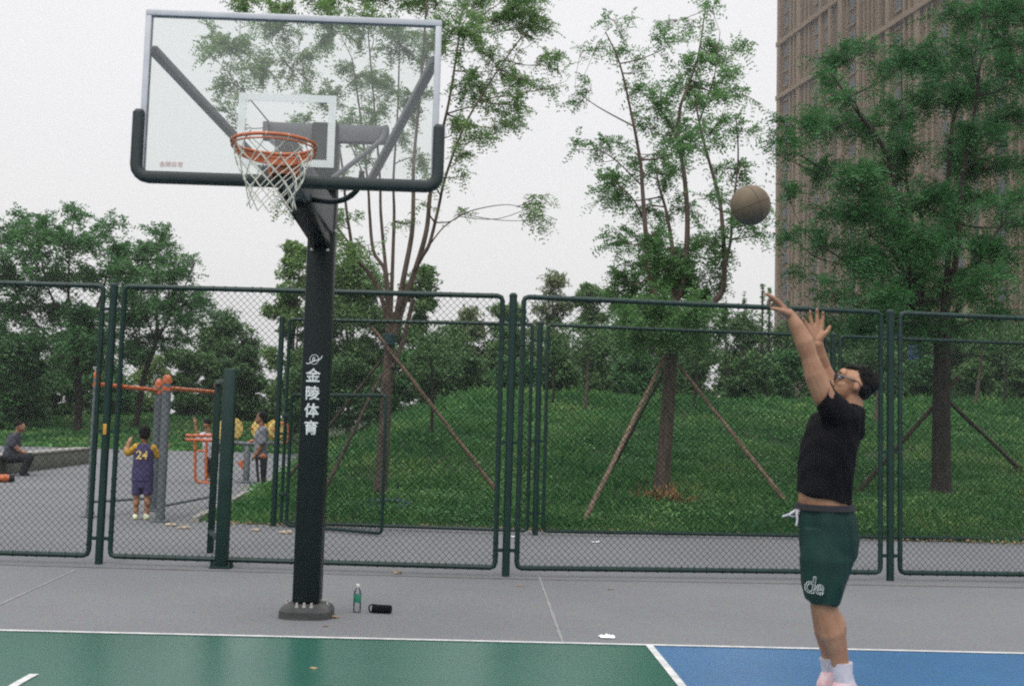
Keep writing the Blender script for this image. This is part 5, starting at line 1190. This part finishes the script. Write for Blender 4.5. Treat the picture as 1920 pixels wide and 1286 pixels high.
# orange tubular trainer left of the gate post
T0 = hit(385, 905); YT_ = T0.y; Pt = lambda u, v, d=0.0: at(u, v, YT_ + d); tr_ = thing('tube_trainer', T0, 'orange tubular exercise frame beside the child in white', 'exercise frame')
for d in (-.25, .25):
    b = MB(); b.tube(spline([Pt(365, 824, d), Pt(366, 860, d), Pt(366, 893, d), Pt(371, 902, d), Pt(385, 905, d), Pt(402, 905, d)], 4), .032, 8); b.build('side_frame', MT['orange'], tr_)
    b = MB(); b.tube([Pt(387, 826, d), Pt(386, 904, d)], .030, 8); b.build('upright', MT['orange'], tr_)
    rl = MB(); rl.tube([Pt(348, 824 if d < 0 else 816, d), Pt(402, 826 if d < 0 else 817, d)], .038, 10); rl2 = rl.build('handrail', MT['orange'], tr_)
    g_ = MB(); g_.tube([Pt(342, 823.5 if d < 0 else 815.5, d), Pt(349, 824 if d < 0 else 816, d)], .03, 10); g_.build('grip', MT['dark_cloth'], rl2)
b = MB(); b.tube([Pt(365, 848, -.25), Pt(365, 848, .25)], .025, 8); b.tube([Pt(387, 845, -.25), Pt(387, 845, .25)], .025, 8); b.tube([Pt(371, 845, -.25), Pt(388, 845, -.25)], .025, 8); b.build('cross_tube', MT['orange'], tr_)
# yellow wheel machine
W0 = hit(461, 905); YW = W0.y; Pw = lambda u, v, d=0.0: at(u, v, YW + d); wm = thing('wheel_trainer', W0, 'shoulder wheel trainer with yellow discs and orange handles on a grey post', 'wheel trainer')
b = MB(); zt = Pw(462, 838).z; b.lathe(W0, [(.075, 0), (.075, zt - W0.z), (.05, zt - W0.z + .04)], 14); pw = b.build('post', MT['post_grey'], wm)
b = MB(); b.lathe(W0, [(.20, 0), (.20, .03), (.1, .05)], 16); b.build('base_flange', MT['post_grey'], pw)
b = MB(); b.tube([Pw(405, 832), Pw(440, 830), Pw(468, 832), Pw(528, 830)], .05, 10); b.build('cross_arm', MT['post_grey'], wm)
for i, (u, v, rad, dx) in enumerate(((440, 804, 19, (.75, -.66, .05)), (416, 806, 18, (-.75, -.66, .05)), (483, 804, 16, (-.55, -.83, .05)), (519, 806, 17, (.65, -.75, .05)))):
    c = Pw(u, v, -.05 if i % 2 else .1); ax_ = Vector(dx).normalized(); r_ = rad / ppm(c)
    b = MB(); b.lathe(c - ax_ * .03, [(r_ * .3, -.03), (r_, -.03), (r_, .03), (r_ * .92, .05), (r_ * .3, .055)], 28, axis=ax_); dsc = b.build('disc', MT['yellow_disc'], wm)
    b = MB(); b.torus(c - ax_ * .05, frame_of(ax_)[0] * r_ * 1.0, frame_of(ax_)[1] * r_ * 1.0, .035, 28, 8); b.build('disc_rim', MT['yellow'], dsc)
    b = MB(); s_, q_ = frame_of(ax_); b.tube([c + s_ * r_ * .6 + ax_ * .03, c + s_ * r_ * .6 + ax_ * .13], .02, 8); b.build('handle', MT['orange'], dsc)
    b = MB(); b.tube([c - ax_ * .05, Vector((c.x, c.y + .02, Pw(u, 830).z))], .03, 8); b.build('bracket', MT['post_grey'], dsc)
b = MB(); b.tube(spline([Pw(516, 795), Pw(532, 793), Pw(540, 800), Pw(541, 815), Pw(538, 828), Pw(526, 831)], 4), .025, 8); b.build('grab_loop', MT['orange'], wm)
b = MB(); b.tube([Pw(462, 832), Pw(472, 826), Pw(478, 826)], .03, 8); b.build('grab_loop', MT['orange'], wm)
# orange bag by the post
b = MB(); i0 = 0; c = hit(456, 890); cx = lambda u, v, d: at(u, v, c.y + d)
for d in (-.05, .05): b.v += [cx(444, 868, d), cx(462, 858, d), cx(464, 876, d), cx(458, 884, d)]
b.f += [(0, 1, 2, 3), (7, 6, 5, 4)] + [(k, 4 + k, 4 + (k + 1) % 4, (k + 1) % 4) for k in range(4)]
bagm = b.build('seat', MT['orange'], wm, smooth=False); bb = MB(); bb.tube([cx(460, 868, 0), Pw(461, 866)], .02, 6); bb.build('seat_bracket', MT['post_grey'], bagm)
# round orange bar end at the left edge
A = hit(-30, 904); B2 = hit(16, 904); up_ = Vector((0, 0, .085)); rl = thing('foam_roller', A, 'orange red bar with black end lying on the paving at left edge', 'roller')
b = MB(); b.tube([A + up_, B2 + up_], .082, 14); b.build('roller', MT['orange'], rl)
d = (B2 - A).normalized(); b = MB(); b.tube([B2 + up_, B2 + up_ + d * .11], [.085, .07], 14); b.build('end_cap', MT['dark_cloth'], rl)

# ================================================================== SMALL THINGS ON THE APRON
P0 = hit(669, 1147); s = ppm(P0); bt = thing('water_bottle', P0, 'clear plastic water bottle with green label standing on the apron', 'bottle')
gb = bpy.data.materials.new('clear_plastic'); gb.use_nodes = True; t = gb.node_tree; t.nodes.clear(); out = t.nodes.new('ShaderNodeOutputMaterial'); a_ = t.nodes.new('ShaderNodeBsdfTransparent'); a_.inputs[0].default_value = (.93, .95, .95, 1)
g_ = t.nodes.new('ShaderNodeBsdfGlossy'); g_.inputs['Roughness'].default_value = .08; f_ = t.nodes.new('ShaderNodeLayerWeight'); f_.inputs[0].default_value = .35; mx = t.nodes.new('ShaderNodeMixShader'); t.links.new(f_.outputs['Fresnel'], mx.inputs[0]); t.links.new(a_.outputs[0], mx.inputs[1]); t.links.new(g_.outputs[0], mx.inputs[2]); t.links.new(mx.outputs[0], out.inputs[0])
hB = 52 / s; rB = .031
MB().lathe(P0, [(rB * .8, 0.001), (rB, .008), (rB, hB * .30), (rB * .94, hB * .33), (rB, hB * .36), (rB, hB * .62), (rB * .86, hB * .74), (rB * .42, hB * .86), (rB * .40, hB * .92)], 20).build('bottle_body', gb, bt)
MB().lathe((P0.x, P0.y, P0.z + hB * .90), [(rB * .46, 0), (rB * .47, .002), (rB * .47, hB * .09), (rB * .40, hB * .10)], 16).build('cap', MT['paper'], bt)
MB().lathe((P0.x, P0.y, P0.z + hB * .36), [(rB * 1.02, 0), (rB * 1.03, .002), (rB * 1.03, hB * .27), (rB * 1.01, hB * .275)], 20).build('label_wrap', MT['bottle_label'], bt)
MB().lathe(P0, [(rB * .5, .0005), (rB * .82, .002), (rB * .82, .010), (rB * .5, .012)], 16).build('bottle_foot', MT['paper'], bt)
S0 = hit(716, 1149); sp = thing('portable_speaker', S0, 'black cylindrical portable speaker lying on the apron right of the bottle', 'speaker')
d = Vector((.98, -.16, 0)).normalized(); L = .165; rS = .033; c = S0 + Vector((0, 0, rS)); b = MB(); b.lathe(c - d * L * .46, [(rS * .8, 0), (rS, .008), (rS, L * .92 - .008), (rS * .8, L * .92)], 18, axis=d); b.build('speaker_body', MT['shirt'], sp)
e0_ = c - d * L * .46; sd_ = Vector((0, 0, 1)); b = MB(); b.lathe(e0_ - d * .006, [(rS * .55, 0), (rS * .78, .001), (rS * .78, .007)], 16, axis=d); b.build('end_cap', MT['steel_beige'], sp)
b = MB(); b.tube(spline([e0_ + Vector((0, -.002, rS * .95)) + d * .02, e0_ - d * .020 + Vector((0, 0, rS * .8)), e0_ - d * .030, e0_ - d * .018 - Vector((0, 0, rS * .8)), e0_ + d * .02 - Vector((0, 0, rS * .9))], 4), .006, 6); b.build('carry_loop', MT['shirt'], sp)
def crumple(name, px, sx, sy, sz, m, label, cat, seed):
    rg = np.random.default_rng(seed); P = hit(*px); nu, nv = 7, 5; V = []
    for j in range(nv):
        for i in range(nu):
            x = (i / (nu - 1) - .5) * sx * (1 - .25 * abs(j / (nv - 1) - .5)); y = (j / (nv - 1) - .5) * sy; V.append((P.x + x + rg.normal(0, sx * .04), P.y + y + rg.normal(0, sy * .05), P.z + .006 + abs(rg.normal(0, sz * .45))))
    F = [(j * nu + i, j * nu + i + 1, (j + 1) * nu + i + 1, (j + 1) * nu + i) for j in range(nv - 1) for i in range(nu - 1)]
    o = link(name, mesh_np(name, V, F), MT[m]); md = o.modifiers.new('t', 'SOLIDIFY'); md.thickness = .002; return tag(o, label, cat)
crumple('paper_scrap', (1138, 1195), .115, .10, .016, 'paper', 'torn white paper scrap lying near the baseline', 'paper scrap', 1)
crumple('paper_scrap', (546, 1137), .05, .05, .05, 'paper', 'crumpled white tissue beside the left of the pole foot', 'paper scrap', 2)
crumple('dry_leaf', (628, 1158), .060, .05, .018, 'litter', 'curled dry leaf at the right of the pole foot', 'leaf', 3)
crumple('dry_leaf', (610, 1174), .035, .03, .006, 'litter', 'small dry leaf in front of the pole foot', 'leaf', 4)
crumple('dry_leaf', (974, 1099), .07, .03, .008, 'litter', 'dry leaf on the apron by the middle fence post', 'leaf', 5)
crumple('dry_leaf', (1145, 1105), .05, .03, .008, 'litter', 'dry leaf on the apron below the fence panel left of the man', 'leaf', 6)
crumple('dry_leaf', (588, 1254), .045, .03, .008, 'litter', 'small dry leaf on the green key in front of the pole', 'leaf', 7)
crumple('paper_scrap', (1117, 1017), .12, .08, .02, 'paper', 'white litter at the bottom of the far fence below the pale prop', 'paper scrap', 8)
crumple('paper_scrap', (964, 1008), .09, .08, .03, 'paper', 'white litter behind the middle fence post', 'paper scrap', 9)
crumple('leaf_clump', (746, 1076), .09, .05, .04, 'litter', 'dry leaf clump caught under the fence rail right of the bottle', 'leaf clump', 10)
for px, sz, lab, sd_ in (((322, 986), .09, 'pale stone on the paving below the grey climbing posts', 1), ((345, 991), .09, 'small pale stone at the tip of the grass corner', 2), ((535, 1000), .10, 'flat pale stone at the front edge of the grass bed', 3), ((480, 995), .07, 'small flat stone at the grass edge right of the gate post', 4)):
    P = hit(*px); b = MB(); b.ell((P.x, P.y, P.z + sz * .18), sz, sz * .6, sz * .32); st_ = b.blob('stone', MT['stone'], None, voxel=sz * .08, smooth=1, disp=sz * .12, dscale=sz * .35, seed=sd_); tag(st_, lab, 'stone', 'loose stones by the grass edge')

# ================================================================== AIR
hb = MB().box((30, 155, 74), (480, 370, 152)).mesh('haze', False); hm = bpy.data.materials.new('haze_air'); hm.use_nodes = True; t = hm.node_tree; t.nodes.clear()
out = t.nodes.new('ShaderNodeOutputMaterial'); pv = t.nodes.new('ShaderNodeVolumePrincipled'); pv.inputs['Density'].default_value = HAZE; pv.inputs['Color'].default_value = (.93, .94, .96, 1); pv.inputs['Anisotropy'].default_value = 0.2
t.links.new(pv.outputs[0], out.inputs['Volume']); tag(link('haze', hb, hm), kind='stuff')
